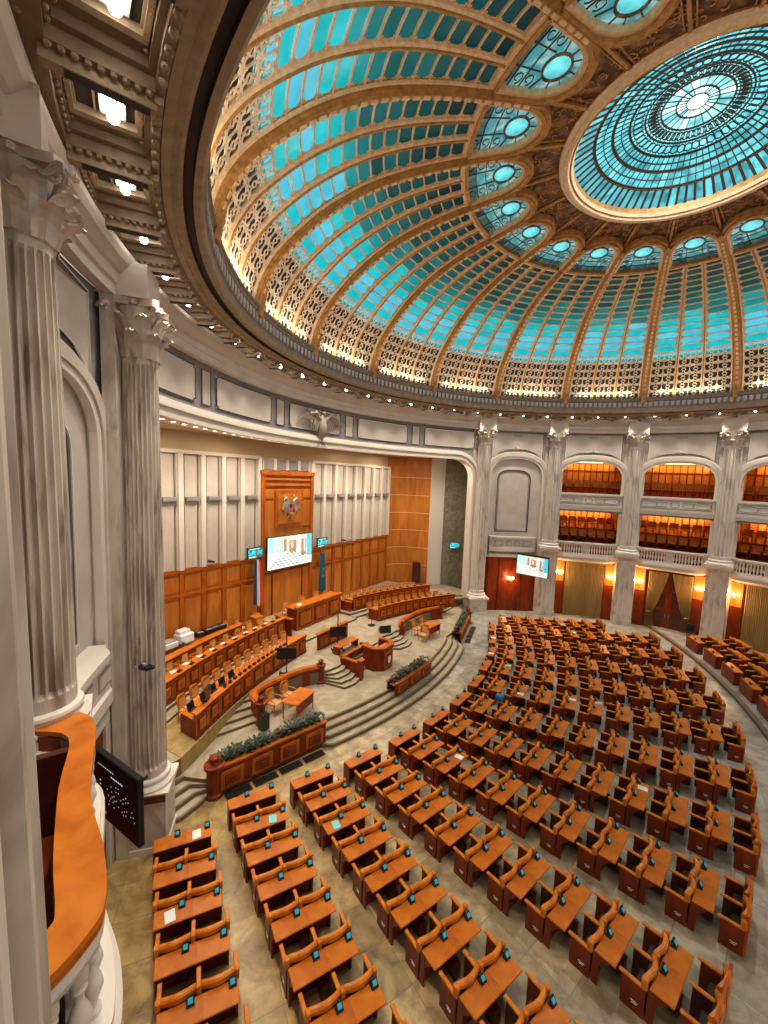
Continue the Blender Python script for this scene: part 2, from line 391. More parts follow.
for j, k in enumerate(vis):
    o = lm0 if j == 0 else copy_tree(lm0, None, kids)
    o.rotation_euler = (0, 0, k*DA)
    o['label'] = 'lit square spotlight in a ceiling coffer, %s around the ring from upper left' % ORD[j]
    x, y, z = polar(k, 16.72, 15.98)
    lamp('spot', 'SPOT', (x, y, z), 560, (1, .88, .72), .12, (0, 0, 0), 1.5).data.spot_blend = 1.0

# ------------------------------------------------------------ dome
PROF = [(16.22, 17.0), (15.88, 18.2), (15.32, 19.15), (14.5, 20.0), (13.3, 20.95), (11.7, 21.82), (9.9, 22.40), (7.9, 22.80), (6.5, 23.02), (5.4, 23.14), (4.50, 23.26)]
SP = cr_spline(PROF, 14)
ACC = [0.0]
for a, b in zip(SP, SP[1:]): ACC.append(ACC[-1]+math.hypot(b[0]-a[0], b[1]-a[1]))
STOT = ACC[-1]
def sr(s):
    s = max(0, min(STOT-1e-6, s))
    lo_, hi_ = 0, len(ACC)-1
    while hi_-lo_ > 1:
        md = (lo_+hi_)//2
        if ACC[md] <= s: lo_ = md
        else: hi_ = md
    t = (s-ACC[lo_])/(ACC[hi_]-ACC[lo_]); a, b = SP[lo_], SP[hi_]
    dr, dz = b[0]-a[0], b[1]-a[1]; L_ = math.hypot(dr, dz)
    return a[0]+dr*t, a[1]+dz*t, -dz/L_, dr/L_
def dp(k, s, off=0.0):                             # point on the dome; off > 0 towards the hall
    r, z, nr, nz_ = sr(s); return polar(k, r+nr*off, z+nz_*off)
def dn(k, s):
    r, z, nr, nz_ = sr(s); a = A0+k*DA; return Vector((nr*math.cos(a), nr*math.sin(a), nz_))
S_T, S_B, S_TIP = 3.5, 10.45, 12.85                # start of clear panes, cross bar, tip of the arched light
def ribw(s): return .66-.20*min(1, s/S_B)
def ha(s):                                         # half width of a bay's opening in k units
    r = sr(s)[0]; return .5-(ribw(s)/2)/(r*abs(DA))
KD0, KD1 = -4, 11
def rib_mb(k):
    m_ = MB(); n_ = 40
    rows = []; rows2 = []; rows3 = []
    for i in range(n_+1):
        s = .0+i*(S_TIP-.35)/n_; r = sr(s)[0]; w_ = ribw(s)/(r*abs(DA))/2
        if s > S_B:                               # ribs swell where the arched heads close in
            t = (s-S_B)/(S_TIP-.35-S_B); w_ = w_
        rows.append([dp(k-w_, s, -.1), dp(k-w_, s, .10), dp(k-w_*.62, s, .12), dp(k-w_*.55, s, .22), dp(k-w_*.34, s, .24), dp(k-w_*.28, s, .32), dp(k+w_*.28, s, .32), dp(k+w_*.34, s, .24), dp(k+w_*.55, s, .22), dp(k+w_*.62, s, .12), dp(k+w_, s, .10), dp(k+w_, s, -.1)])
        rows2.append([dp(k-w_*1.02, s, .06), dp(k-w_*1.02, s, .13), dp(k-w_*.86, s, .15), dp(k-w_*.78, s, .12)])
        rows3.append([dp(k+w_*1.02, s, .06), dp(k+w_*1.02, s, .13), dp(k+w_*.86, s, .15), dp(k+w_*.78, s, .12)])
    m_.grid(rows, 'gold'); m_.grid(rows2, 'gold_light'); m_.grid(rows3, 'gold_light')
    for i in range(34):                            # carved blocks along the face
        s = .5+i*.34; r = sr(s)[0]; w_ = ribw(s)/(r*abs(DA))/2*.22
        m_.add([dp(k-w_, s, .31), dp(k+w_, s, .31), dp(k+w_, s+.22, .31), dp(k-w_, s+.22, .31), dp(k-w_, s, .36), dp(k+w_, s, .36), dp(k+w_, s+.22, .36), dp(k-w_, s+.22, .36)],
               [[4, 5, 6, 7], [0, 1, 5, 4], [1, 2, 6, 5], [2, 3, 7, 6], [3, 0, 4, 7]], 'gold_light')
    # tapering console at the foot
    w0 = ribw(0)/(15.8*abs(DA))/2
    m_.add([dp(k-w0*.55, .0, .30), dp(k+w0*.55, .0, .30), dp(k, 1.25, .33), dp(k-w0*.45, .0, .44), dp(k+w0*.45, .0, .44), dp(k, 1.2, .38)], [[3, 4, 5], [0, 3, 5, 2], [1, 2, 5, 4], [0, 1, 4, 3]], 'gold')
    m_.box(dp(k, .05, .2), (.2, .2, .1), 'gold')
    return m_
r0 = rib_mb(0).build('rib', ceil)
for k in range(KD0, KD1+1):
    o = r0 if k == KD0 else r0.copy()
    if k != KD0: COL.objects.link(o); o.parent = ceil
    o.rotation_euler = (0, 0, k*DA)

NROW = 14
def scroll(m_, k0, k1, s0, s1, mt, off=.05):       # one fretwork cell: ring with four scrolls
    kc, sc_ = (k0+k1)/2, (s0+s1)/2; hk, hs = (k1-k0)/2, (s1-s0)/2
    def arc(cx, cy, rx, ry, a0, a1, n_, w_):
        pts = []; nr = []
        for i in range(n_+1):
            a = a0+(a1-a0)*i/n_; kk, ss = kc+hk*(cx+rx*math.cos(a)), sc_+hs*(cy+ry*math.sin(a))
            pts.append(dp(kk, ss, off)); nr.append(dn(kk, ss))
        m_.ribbon(pts, nr, w_, .03, mt)
    arc(0, 0, .34, .34, 0, 2*PI, 10, .035)
    for sx in (-1, 1):
        for sy in (-1, 1):
            arc(.52*sx, .5*sy, .40, .42, PI*(.15 if sx > 0 else .85)*(1), PI*(.15 if sx > 0 else .85)+PI*1.25*sy*sx, 7, .045)
    arc(0, -.62, .18, .3, 0, PI, 4, .05); arc(0, .62, .18, .3, PI, 2*PI, 4, .05)
def bay_window(idx, k_mid, seedv):
    rnd = random.Random(seedv)
    root = sroot('window_%d' % idx)
    # panes
    def col_edges(s, c_):                          # pane column c of three between main ribs
        h = ha(s); w3 = 2*h/3; r = sr(s)[0]; sw = .07/(r*abs(DA))
        a, b = -h+c_*w3, -h+(c_+1)*w3
        return a+(sw if c_ > 0 else 0), b-(sw if c_ < 2 else 0)
    def surf(m_, c_, s0, s1, mt, off=0, n_=1):
        rows = []
        for i in range(n_+1):
            s = s0+(s1-s0)*i/n_; a, b = col_edges(s, c_); rows.append([dp(a, s, off), dp((a+b)/2, s, off), dp(b, s, off)])
        m_.grid(rows, mt)
    g = MB(); br = MB(); fr = MB(); orn = MB()
    for c_ in range(3):
        surf(g, c_, 0, .5, 'bronze', -.02)
        surf(g, c_, .5, S_T-.62, 'fret_dark', -.02, 4)
        for hh in (0, 1):
            surf(g, c_, S_T-.62+hh*.31, S_T-.31+hh*.31, 'glass_row_%d' % (4-hh*2), 0)
        # lattice
        for rr in range(6):
            s0 = .22+rr*(S_T-.22)/6; s1 = s0+(S_T-.22)/6
            a, b = col_edges((s0+s1)/2, c_); md = (a+b)/2
            for kk in (a, md, b):
                fr.ribbon([dp(kk, s0, .03), dp(kk, s1, .03)], [dn(kk, s0)]*2, .045, .04, 'fret')
            fr.ribbon([dp(a, s0, .03), dp(md, s0, .03), dp(b, s0, .03)], [dn(md, s0)]*3, .05, .045, 'fret')
            scroll(fr, a, md, s0+.03, s1-.03, 'fret'); scroll(fr, md, b, s0+.03, s1-.03, 'fret')
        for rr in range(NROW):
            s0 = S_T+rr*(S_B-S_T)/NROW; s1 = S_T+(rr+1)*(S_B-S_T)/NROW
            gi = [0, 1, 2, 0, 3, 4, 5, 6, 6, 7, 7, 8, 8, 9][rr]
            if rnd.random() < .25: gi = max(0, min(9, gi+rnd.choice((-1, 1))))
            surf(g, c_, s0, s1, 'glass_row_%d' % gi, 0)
            a, b = col_edges(s0, c_); nn = dn((a+b)/2, s0)
            br.ribbon([dp(a, s0, .0), dp((a+b)/2, s0, .0), dp(b, s0, .0)], nn, .06, .06, 'fret' if rr < 8 else 'gold_light')
            a1, b1 = col_edges(s1, c_)
            for sx, (ka, kb) in ((1, (a, b)), (-1, (b, a))):   # small scrolls in the pane corners
                for (sa, sg) in ((s0, 1), (s1, -1)):
                    dk = (kb-ka); L_ = .10; h = (s1-s0)*.40
                    p = [dp(ka, sa, .03), dp(ka+dk*.22, sa, .03), dp(ka+dk*.13, sa+sg*h*.25, .045), dp(ka+dk*.16, sa+sg*h*.52, .05), dp(ka+dk*.09, sa+sg*h*.55, .05), dp(ka+dk*.07, sa+sg*h, .04), dp(ka, sa+sg*h*1.05, .03)]
                    br.poly(p, 'fret' if rr < 5 else 'gold_light')
    # glazing of the arched head
    NA = 10
    def L(x, y, off=0):                            # x in -1..1 across, y in 0..1 upwards
        s = S_B+.16+(S_TIP-S_B-.16)*y; return dp(x*(ha(s)-.0), s, off)
    def xl(y): return 1.0 if y < .55 else math.sqrt(max(0, 1-((y-.55)/.45)**2))
    ys = [0, .18, .36, .55, .68, .79, .88, .94, .98, 1.0]
    rows = []
    for y in ys:
        x_ = max(.02, xl(y)); rows.append([L(x_*(-1+j*.5), y, .01) for j in range(5)])
    g.grid(rows[:2], 'glass_smoke'); g.grid(rows[1:], 'glass_mosaic')
    # oval
    oc = (0, .66); ov = []
    for i in range(20):
        a = 2*PI*i/20; ov.append((oc[0]+.50*math.cos(a), oc[1]+.185*math.sin(a)))
    g.poly([L(x, y, .05) for x, y in ov], 'glass_oval')
    ovc = ov+[ov[0]]; nn = dn(0, S_B+1.2)
    br.ribbon([L(x, y, .05) for x, y in ovc], nn, .07, .05, 'gold_ornate')
    for x in (-.34, .34): br.ribbon([L(x, 0, .02), L(x, .25, .02), L(x, .50, .02)], nn, .032, .03, 'bronze')
    for y in (.17, .34): br.ribbon([L(-1, y, .02), L(0, y, .02), L(1, y, .02)], nn, .032, .03, 'bronze')
    br.ribbon([L(-1, .5, .02), L(-.42, .6, .02)], nn, .032, .03, 'bronze'); br.ribbon([L(1, .5, .02), L(.42, .6, .02)], nn, .032, .03, 'bronze')
    for a in (.12, .28, .5, .72, .88):             # lead lines to the arch
        x, y = .42*math.cos(PI*a), .66+.16*math.sin(PI*a); yy = min(.985, .60+.40*math.sin(PI*a)); xx = xl(yy)*(1 if a < .5 else -1)*(1 if a != .5 else 0)
        br.ribbon([L(x, y, .02), L(xx*.96, yy, .02)], nn, .025, .03, 'bronze')
    for sx in (-1, 1):                             # lead curls
        for cy in (.08, .26, .43):
            pts = [L(sx*(.67+.22*math.cos(t*PI/4)*(1-t*.07)), cy+.055*math.sin(t*PI/4), .02) for t in range(9)]
            br.ribbon(pts, nn, .022, .03, 'bronze')
    # frame of the arched head
    path = [(-1, 0), (-1, .3), (-1, .55)]+[(-math.cos(PI*i/14), .55+.45*math.sin(PI*i/14)) for i in range(1, 14)]+[(1, .55), (1, .3), (1, 0)]
    def frame(m_, out, off, wd, h, mt):
        pts = []
        for x, y in path:
            s = S_B+.16+(S_TIP-S_B-.16)*y; r = sr(s)[0]
            kx = x*(ha(s)+out/(r*abs(DA))); ss = s+(out*max(0, (y-.55)/.45) if y > .55 else 0)
            pts.append((kx, ss))
        m_.ribbon([dp(a, b, off) for a, b in pts], [dn(a, b) for a, b in pts], wd, h, mt)
    frame(orn, .02, .0, .16, .20, 'gold_light'); frame(orn, .16, .0, .14, .30, 'gold'); frame(orn, .30, -.02, .16, .24, 'gold')
    h = ha(S_B+.08)
    orn.ribbon([dp(-h+i*h/3, S_B+.02, .0) for i in range(7)], dn(0, S_B), .16, .16, 'gold_light')
    orn.ribbon([dp(-h+i*h/3, S_B+.16, .0) for i in range(7)], dn(0, S_B), .14, .22, 'gold')
    obs = [g.build('stained_glass', root), br.build('glazing_bars', root), fr.build('fretwork', root), orn.build('arch_frame', root)]
    for c_ in (1, 2):                              # slender ribs between the pane columns
        m_ = MB(); rows = []; n_ = 34
        for i in range(n_+1):
            s = .1+(S_B-.1)*i/n_; h = ha(s); kc = -h+2*h*c_/3; r = sr(s)[0]; w_ = .085/(r*abs(DA))
            rows.append([dp(kc-w_, s, -.05), dp(kc-w_, s, .10), dp(kc-w_*.45, s, .15), dp(kc-w_*.3, s, .20), dp(kc+w_*.3, s, .20), dp(kc+w_*.45, s, .15), dp(kc+w_, s, .10), dp(kc+w_, s, -.05)])
        m_.grid([r[0:3] for r in rows], 'gold_light'); m_.grid([r[2:6] for r in rows], 'gold'); m_.grid([r[5:8] for r in rows], 'gold_light')
        obs.append(m_.build('sub_rib', root))
    root.rotation_euler = (0, 0, k_mid*DA)
    return root
for i, k in enumerate(range(KD0, KD1)): bay_window(i+1, k+.5, 11+i)
# plate between the arched heads and the central skylight
mb = MB(); rows = []
for i in range(9): rows.append([dp(KD0+(KD1-KD0)*j/120, S_B+.1+(STOT-S_B-.1)*i/8, -.06) for j in range(121)])
mb.grid(rows, 'gold_ornate')
for k in range(KD0, KD1+1):
    for s_, wd in ((0, .1),):
        mb.ribbon([dp(k, S_TIP-.5, .0), dp(k, STOT-.1, .0)], [dn(k, S_TIP)]*2, .10, .08, 'gold')
    for kk in (k-.09, k+.09): mb.ribbon([dp(kk, S_TIP-.3, -.05), dp(kk, STOT-.1, -.05)], [dn(kk, S_TIP)]*2, .04, .05, 'gold')
rnd = random.Random(5)
for i in range(900):                               # carved foliage on the plate
    k = KD0+(KD1-KD0)*rnd.random(); s = S_B+.5+(STOT-S_B-.6)*rnd.random(); r = sr(s)[0]; a = rnd.random()*PI
    pts = [dp(k+.09*math.cos(a+t*.9)/(r*abs(DA)), s+.09*math.sin(a+t*.9), -.05) for t in range(5)]
    mb.ribbon(pts, dn(k, s), .035, .03, 'gold')
mb.build('ornament_plate', ceil)

# ------------------------------------------------------------ central skylight
sky = sroot('window_20')
mb = MB()
prof = [(a_*.905, b_+.22) for a_, b_ in [(5.05, 23.12), (5.05, 23.02), (4.98, 22.96), (4.86, 22.98), (4.82, 22.92), (4.66, 22.90), (4.60, 22.98), (4.52, 22.98), (4.45, 23.1), (4.45, 23.5)]]
for j, mt in enumerate(['gold', 'gold_light', 'cream', 'gold_light', 'gold_light', 'gold_light', 'gold', 'gold_light', 'gold']):
    rows = [[(p[0]*math.cos(2*PI*i/120), p[0]*math.sin(2*PI*i/120), p[1]) for p in prof[j:j+2]] for i in range(121)]
    mb.grid(rows, mt)
mb.build('skylight_rim', sky)
def sz(r): return 23.55+1.15*(1-(r/4.03)**2)
rings = [a_*.905 for a_ in [4.45, 3.70, 3.62, 3.0, 2.93, 2.36, 2.31, 1.80, 1.77, 1.24, 1.21, .72, .70, .36]]
g = MB(); b = MB(); b2 = MB(); NS = 72
def P(r, a, off=0): return (r*math.cos(a), r*math.sin(a), sz(r)-off)
for j in range(0, len(rings)-1, 2):
    ro, ri = rings[j], rings[j+1]; lvl = j//2; ns = NS if lvl < 3 else (48 if lvl < 5 else 24)
    mi = 'glass_sky_%d' % min(5, [0, 1, 1, 2, 3, 4, 5][lvl])
    for i in range(ns):
        a0, a1 = 2*PI*i/ns, 2*PI*(i+1)/ns
        mm = mi
        if random.random() < .22: mm = 'glass_sky_%d' % min(5, max(0, int(mi[-1])+random.choice((-1, 1, 1))))
        g.grid([[P(ri+(ro-ri)*t, a0) for t in (0, .5, 1)], [P(ri+(ro-ri)*t, a1) for t in (0, .5, 1)]], mm)
        wdt = .10 if lvl == 0 else .032
        b.ribbon([P(ro, a0, .0), P((ro+ri)/2, a0, .0), P(ri, a0, .0)], (0, 0, -1), wdt if lvl < 3 else .022, .03, 'bronze')
        if lvl in (3, 4):
            am = (a0+a1)/2; rm = (ro+ri)/2
            b.ribbon([P(rm+.16*math.cos(t*PI/3), am+.16*math.sin(t*PI/3)/rm, .0) for t in range(7)], (0, 0, -1), .025, .04, 'bronze')
    for rr in (ro, ri) if lvl else (ri,):
        b.ribbon([P(rr, 2*PI*i/96) for i in range(97)], (0, 0, -1), .05 if lvl < 3 else .03, .04, 'bronze')
    if lvl and lvl < 3: b.ribbon([P((ro+ri)/2, 2*PI*i/96) for i in range(97)], (0, 0, -1), .03, .05, 'bronze')
for j in range(1, len(rings)-1, 2):
    rows = [[P(rings[j], 2*PI*i/72), P(rings[j+1], 2*PI*i/72)] for i in range(73)]; b.grid(rows, 'bronze')
g.poly([P(.326, 2*PI*i/24) for i in range(24)], 'glass_sky_6')
g.build('stained_glass', sky); b.build('glazing_bars', sky)
lamp('skylight_lamp', 'AREA', (0, 0, 24.3), 900, (.95, .98, 1), .6)
# cove lamps behind the parapet, lighting the dome from below
for k in range(KD0, KD1):
    for f in (.2, .5, .8):
        x, y, z = polar(k+f, 15.5, 17.28)
        m_ = MB(); m_.cbox(k+f-.06, k+f+.06, 17.22, 17.32, 15.62, 15.74, 'bronze', n=2, ab=True)
    x, y, z = polar(k+.5, 15.80, 17.42)
    a = A0+(k+.5)*DA
    o = lamp('cove', 'AREA', (x, y, z), 44, (1, .80, .56), .3, (0, 0, 0), None, 3.6)
    d = Vector((0.25*math.cos(a), .25*math.sin(a), 1.0)).normalized()
    o.rotation_euler = (Matrix.Rotation(a, 4, 'Z') @ Matrix.Rotation(PI-math.radians(14), 4, 'Y')).to_euler()
#@@PART3
# ------------------------------------------------------------ walls behind the pillars
def arch_path(ka, kb, zb, zs, h, n_=18, ex=2.6):
    c_, hw = (ka+kb)/2, (kb-ka)/2; P_ = [(ka, zb), (ka, zs)]
    for i in range(1, n_):
        t = PI*i/n_; x = -math.cos(t); y = math.sin(t)
        sx = math.copysign(abs(x)**(2/ex), x); P_.append((c_+hw*sx, zs+h*abs(y)**(2/ex)))
    return P_+[(kb, zs), (kb, zb)]
def arch_band(m_, path, d0, d1, o0, o1, mt):       # moulding following an arch; d = distance outwards in the wall plane
    rows = []; R = 17.9*abs(DA)
    Q = [Vector((p[0]*R, p[1])) for p in path]
    for i, q in enumerate(Q):
        t = (Q[min(i+1, len(Q)-1)]-Q[max(i-1, 0)]).normalized(); nn = Vector((-t.y, t.x))
        a, b = q+nn*d0, q+nn*d1
        rows.append([wp(a.x/R, o0, a.y), wp(a.x/R, o1, a.y), wp(b.x/R, o1, b.y), wp(b.x/R, o0, b.y)])
    m_.grid(rows, mt, True)
def wall_with_arch(m_, k0, k1, path, ztop, off, mt, z0=0.0):
    # piers both sides and spandrel above
    ka, kb = path[0][0], path[-1][0]; zs = path[1][1]
    for a, b in ((k0, ka), (kb, k1)):
        nn = max(2, int((b-a)*16)); m_.grid([[wp(a+(b-a)*i/nn, off, z) for z in (path[0][1] if z0 is None else z0, zs, ztop)] for i in range(nn+1)], mt)
    m_.grid([[wp(k, off, z), wp(k, off, ztop)] for k, z in path[1:-1]], mt)
def reveal(m_, path, o0, o1, mt): m_.grid([[wp(k, o0, z), wp(k, o1, z)] for k, z in path], mt)
def frame_rect(m_, k0, k1, z0, z1, off, wd, h, mt, notch=0):
    R = 17.9*abs(DA); d = notch/R
    pts = [(k0, z0+notch), (k0, z1-notch), (k0+d, z1-notch), (k0+d, z1), (k1-d, z1), (k1-d, z1-notch), (k1, z1-notch), (k1, z0+notch), (k1-d, z0+notch), (k1-d, z0), (k0+d, z0), (k0+d, z0+notch), (k0, z0+notch)] if notch else [(k0, z0), (k0, z1), (k1, z1), (k1, z0), (k0, z0)]
    PP = []
    for (a, b), (c_, d_) in zip(pts, pts[1:]):
        nn = max(1, int(abs(c_-a)*16)); PP += [(a+(c_-a)*i/nn, b+(d_-b)*i/nn) for i in range(nn)]
    PP.append(pts[-1])
    a_ = A0+(k0+k1)/2*DA; m_.ribbon([wp(k, off, z) for k, z in PP], (-math.cos(a_), -math.sin(a_), 0), wd, h, mt)
def panel(m_, k0, k1, z0, z1, off, mt, th=.03): m_.cbox(k0, k1, z0, z1, off-th, off, mt)
def spandrel(m_, k0, path, hb=.0):                 # grey surround, pale panel and its dark outline above an arch
    zt = 14.80; R = 17.9*abs(DA)
    a, b = k0+.13, k0+.83
    n_ = 14; rows = []; low = []
    arch = [p for p in path[1:-1]]
    for i in range(n_+1):
        k = a+(b-a)*i/n_
        zz = max([arch[j][1]+(arch[j+1][1]-arch[j][1])*(k-arch[j][0])/max(1e-6, arch[j+1][0]-arch[j][0]) for j in range(len(arch)-1) if arch[j][0] <= k <= arch[j+1][0]] or [path[1][1]])
        zz = max(zz, path[1][1]+.55)+.74; zz = min(zz, zt-.3); low.append((k, zz)); rows.append([wp(k, .40, zz), wp(k, .40, zt)])
    m_.grid(rows, 'plaster')
    loop = low+[(b, zt), (a, zt), low[0]]
    a_ = A0+(k0+.5)*DA; m_.ribbon([wp(k, .40, z) for k, z in loop], (-math.cos(a_), -math.sin(a_), 0), .05, .03, 'line_dark')
    m_.ribbon([wp(k, .40, z) for k, z in [(p[0]*.985+(k0+.48)*.015, p[1]) for p in loop]], (-math.cos(a_), -math.sin(a_), 0), .035, .045, 'cream')
    m_.lathe([(.02, -.14), (.10, -.05), (.13, .05), (.05, .16)], 'plaster', c=wp(k0+.48, .38, low[n_//2][1]+.02), n=8)
    for sx in (-1, 1):
        m_.tube([wp(k0+.48+sx*(.01+.018*i), .37, low[n_//2][1]+.04*math.sin(i*1.3)) for i in range(6)], [.06, .05, .045, .05, .035, .02], 'plaster', 5)
    m_.tube([wp(k0+.48+.06*math.cos(t*PI/8), .38, zt-.16+.05*math.sin(t*PI/8)) for t in range(17)], .018, 'plaster_grey', 4)
def name_wall(side): return 'wall_'+side
side_of = {-2: 'camera_side', -1: 'left', 5: 'far_left', 6: 'far', 7: 'far_right', 8: 'right', 9: 'right_side', 10: 'right_rear'}

def pleats(m_, k0, k1, z0, z1, off, amp, n_, mt, pinch=None):
    rows = []
    for j in range(9):
        t = j/8; z = z0+(z1-z0)*t; row = []
        for i in range(n_*4+1):
            f = i/(n_*4)
            kk = k0+(k1-k0)*f
            if pinch: kk = pinch(f, t)
            row.append(wp(kk, off+amp*math.sin(i*PI/2+.3), z))
        rows.append(row)
    m_.grid(rows, mt)

def sconce(k, z, label, off=.28):
    t = thing('wall_sconce', label, 'wall lamp', wp(k, off, z), A0+k*DA, 'sconces on the wood panelling')
    b = MB(); b.box((.10, 0, 0), (.10, .16, .30), 'brass'); 
    for s in (-1, 0, 1):
        b.tube([(.05, 0, -.05), (-.06, s*.14, -.12), (-.12, s*.24, -.02), (-.12, s*.24, .06)], .015, 'brass', 5)
    b.build('bracket', t)
    for s in (-1, 0, 1):
        m2 = MB(); m2.lathe([(.02, 0), (.055, .03), (.07, .10), (.05, .17), (.01, .19)], 'lamp_warm', c=(-.12, s*.24, .06), n=10); m2.build('bulb', t)
    p = wp(k, off-.28, z+.1); lamp('sconce_light', 'POINT', p, 90, (1, .55, .2), .12)
    return t

def balcony_bay(k0, floors=True):
    wl = sroot('wall_'+side_of.get(k0, 'rear'))
    path = arch_path(k0+.10, k0+.865, 5.0, 11.35, 1.42)
    m_ = MB()
    wall_with_arch(m_, k0, k0+1, path, 15.1, .45, 'plaster_grey', z0=4.6)
    m_.build('surround', wl)
    m_ = MB(); arch_band(m_, path, -.02, .16, .30, .48, 'cream'); arch_band(m_, path, .16, .42, .24, .48, 'plaster'); arch_band(m_, path, .42, .52, .34, .48, 'cream')
    reveal(m_, path, .40, .95, 'plaster'); spandrel(m_, k0, path)
    m_.build('arch_moulding', wl)
    # rooms
    r0, r1 = .9, 4.2
    m_ = MB()
    for za, zb in ((4.9, 8.80), (9.2, 12.95)):
        m_.cbox(k0+.06, k0+.90, za, zb, r1, r1+.1, 'wood_wall', n=10)
        m_.cbox(k0+.04, k0+.07, za, zb, r0, r1, 'wood_wall', n=1); m_.cbox(k0+.89, k0+.92, za, zb, r0, r1, 'wood_wall', n=1)
        m_.cbox(k0+.04, k0+.92, zb, zb+.1, r0-.3, r1, 'wood_wall', n=10)
        for i in range(13):
            k = k0+.07+i*.82/12; m_.cbox(k-.006, k+.006, za, zb, r1-.05, r1, 'wood_red', n=1)
        for z in (za+1.4, za+2.9): m_.cbox(k0+.06, k0+.90, z, z+.08, r1-.06, r1, 'wood_red', n=10)
    m_.cbox(k0+.04, k0+.92, 8.78, 9.22, .3, r1, 'wood_red', n=10)
    m_.build('box_panelling', wl)
    # stepped floors of the boxes
    m_ = MB()
    for (za, n_) in ((4.7, 3), (8.9, 2)):
        for j in range(n_): m_.cbox(k0+.06, k0+.90, za, za+.4+1.02*j, .6+j*1.1, r1, 'wood_red', n=10)
    m_.build('box_floor', wl)
    for z, e in ((8.62, 75), (12.78, 65)):
        p = wp(k0+.48, 3.75, z); lm_ = lamp('box_light', 'AREA', p, e, (1, .70, .36), .5, (0, 0, A0+(k0+.48)*DA+PI/2), None, .5)
        lm_.data.size = 4.2; lm_.data.size_y = .4
        m_ = MB(); m_.cbox(k0+.14, k0+.82, z+.08, z+.12, 3.9, 4.0, 'lamp_strip', n=6); s_ = m_.build('cove_strip', wl)
    # ground level: panelled recess
    m_ = MB()
    m_.cbox(k0+.04, k0+.94, 0, 4.75, .62, .7, 'wood_red', n=10)
    for a, b in ((.085, .25), (.755, .915)):
        m_.cbox(k0+a, k0+b, .0, 4.7, .42, .62, 'wood_red', n=2)
        m_.cbox(k0+a+.012, k0+b-.012, .5, 2.7, .39, .42, 'wood_red', n=2); m_.cbox(k0+a+.012, k0+b-.012, 2.85, 4.55, .39, .42, 'wood_wall', n=2)
    m_.build('wainscot', wl)
    return wl

# far and right balcony bays
def bowed(k0, k1, o0, bow, n_=22):                 # (k, offset) outline bulging into the hall
    out = []
    for i in range(n_+1):
        t = i/n_; s = min(1, min(t, 1-t)/.16); sh = s*s*(3-2*s)
        out.append((k0+(k1-k0)*t, o0-bow*sh))
    return out
def balustrade(k0, pos, near=False):
    t = thing('balcony_balustrade', 'white stone balustrade of the lower balcony %s' % pos, 'balustrade', (0, 0, 0), 0, 'lower balcony balustrades')
    z0, z1 = 5.28, 6.28
    bw = bowed(k0+.085, k0+.875, .28, .62)
    def strip(m_, oi, oo, za, zb, mt): m_.grid([[wp(k, o+oi, za), wp(k, o+oo, za), wp(k, o+oo, zb), wp(k, o+oi, zb)] for k, o in bw], mt, True)
    m_ = MB(); strip(m_, -.06, .22, z1-.12, z1, 'cream'); strip(m_, -.02, .18, z1-.2, z1-.12, 'marble_pink'); m_.build('handrail', t)
    m_ = MB(); strip(m_, -.03, .2, 5.2, 5.36, 'cream'); strip(m_, -.09, .9, 5.02, 5.2, 'cream'); strip(m_, -.0, .9, 4.82, 5.02, 'plaster')
    m_.grid([[wp(k, o+.12, 4.82), wp(k, o+.22, 4.66), wp(k, .5, 4.58)] for k, o in bw], 'cream'); m_.build('slab', t)
    kk = 0
    for i in range(24):
        u_ = (i+.5)/24
        x = u_*(len(bw)-1); j = int(x); f = x-j; k = bw[j][0]+(bw[j+1][0]-bw[j][0])*f; o = bw[j][1]+(bw[j+1][1]-bw[j][1])*f
        if i in (0, 11, 12, 23):
            m_ = MB(); m_.box(wp(k, o+.08, 5.72), (.16, .24, .74), 'plaster', rz=A0+k*DA); m_.build('pier', t); continue
        if kk == 0:
            m_ = MB(); m_.lathe([(.07, 0), (.07, .05), (.035, .09), (.05, .16), (.082, .30), (.06, .42), (.033, .52), (.04, .58), (.065, .64), (.065, .72)], 'cream', n=8)
            b0 = m_.build('baluster', t, smooth=True); b = b0
        else: b = b0.copy(); COL.objects.link(b); b.parent = t
        b.location = wp(k, o+.08, 5.36); kk += 1
    return t
def upper_front(k0, pos):
    t = thing('balcony_parapet', 'solid carved stone parapet of the upper balcony %s' % pos, 'parapet', (0, 0, 0), 0, 'upper balcony parapets')
    a, b = k0+.075, k0+.885
    m_ = MB(); m_.cbox(a, b, 9.22, 10.08, .20, .42, 'cream'); m_.cbox(a-.01, b+.01, 10.08, 10.22, .12, .46, 'cream'); m_.cbox(a-.01, b+.01, 8.72, 8.86, .28, .5, 'plaster_grey')
    m_.cbox(a-.01, b+.01, 8.86, 9.06, .18, .5, 'cream'); m_.cbox(a-.01, b+.01, 9.06, 9.22, .12, .5, 'plaster'); m_.build('parapet_wall', t)
    m_ = MB()
    frame_rect(m_, a+.03, b-.03, 9.36, 9.96, .19, .05, .03, 'plaster_grey')
    for kc, hw in ((k0+.20, .09), (k0+.48, .045), (k0+.76, .09)):
        pts = []
        for i in range(17):
            th_ = 2*PI*i/16; pts.append(wp(kc+hw*math.copysign(abs(math.cos(th_))**.6, math.cos(th_)), .19, 9.66+.2*math.sin(th_)))
        a_ = A0+kc*DA; m_.ribbon(pts, (-math.cos(a_), -math.sin(a_), 0), .04, .03, 'plaster_grey')
    for k in (k0+.34, k0+.62): frame_rect(m_, k-.055, k+.055, 9.50, 9.82, .19, .04, .03, 'plaster_grey')
    m_.build('carved_frames', t)
    return t
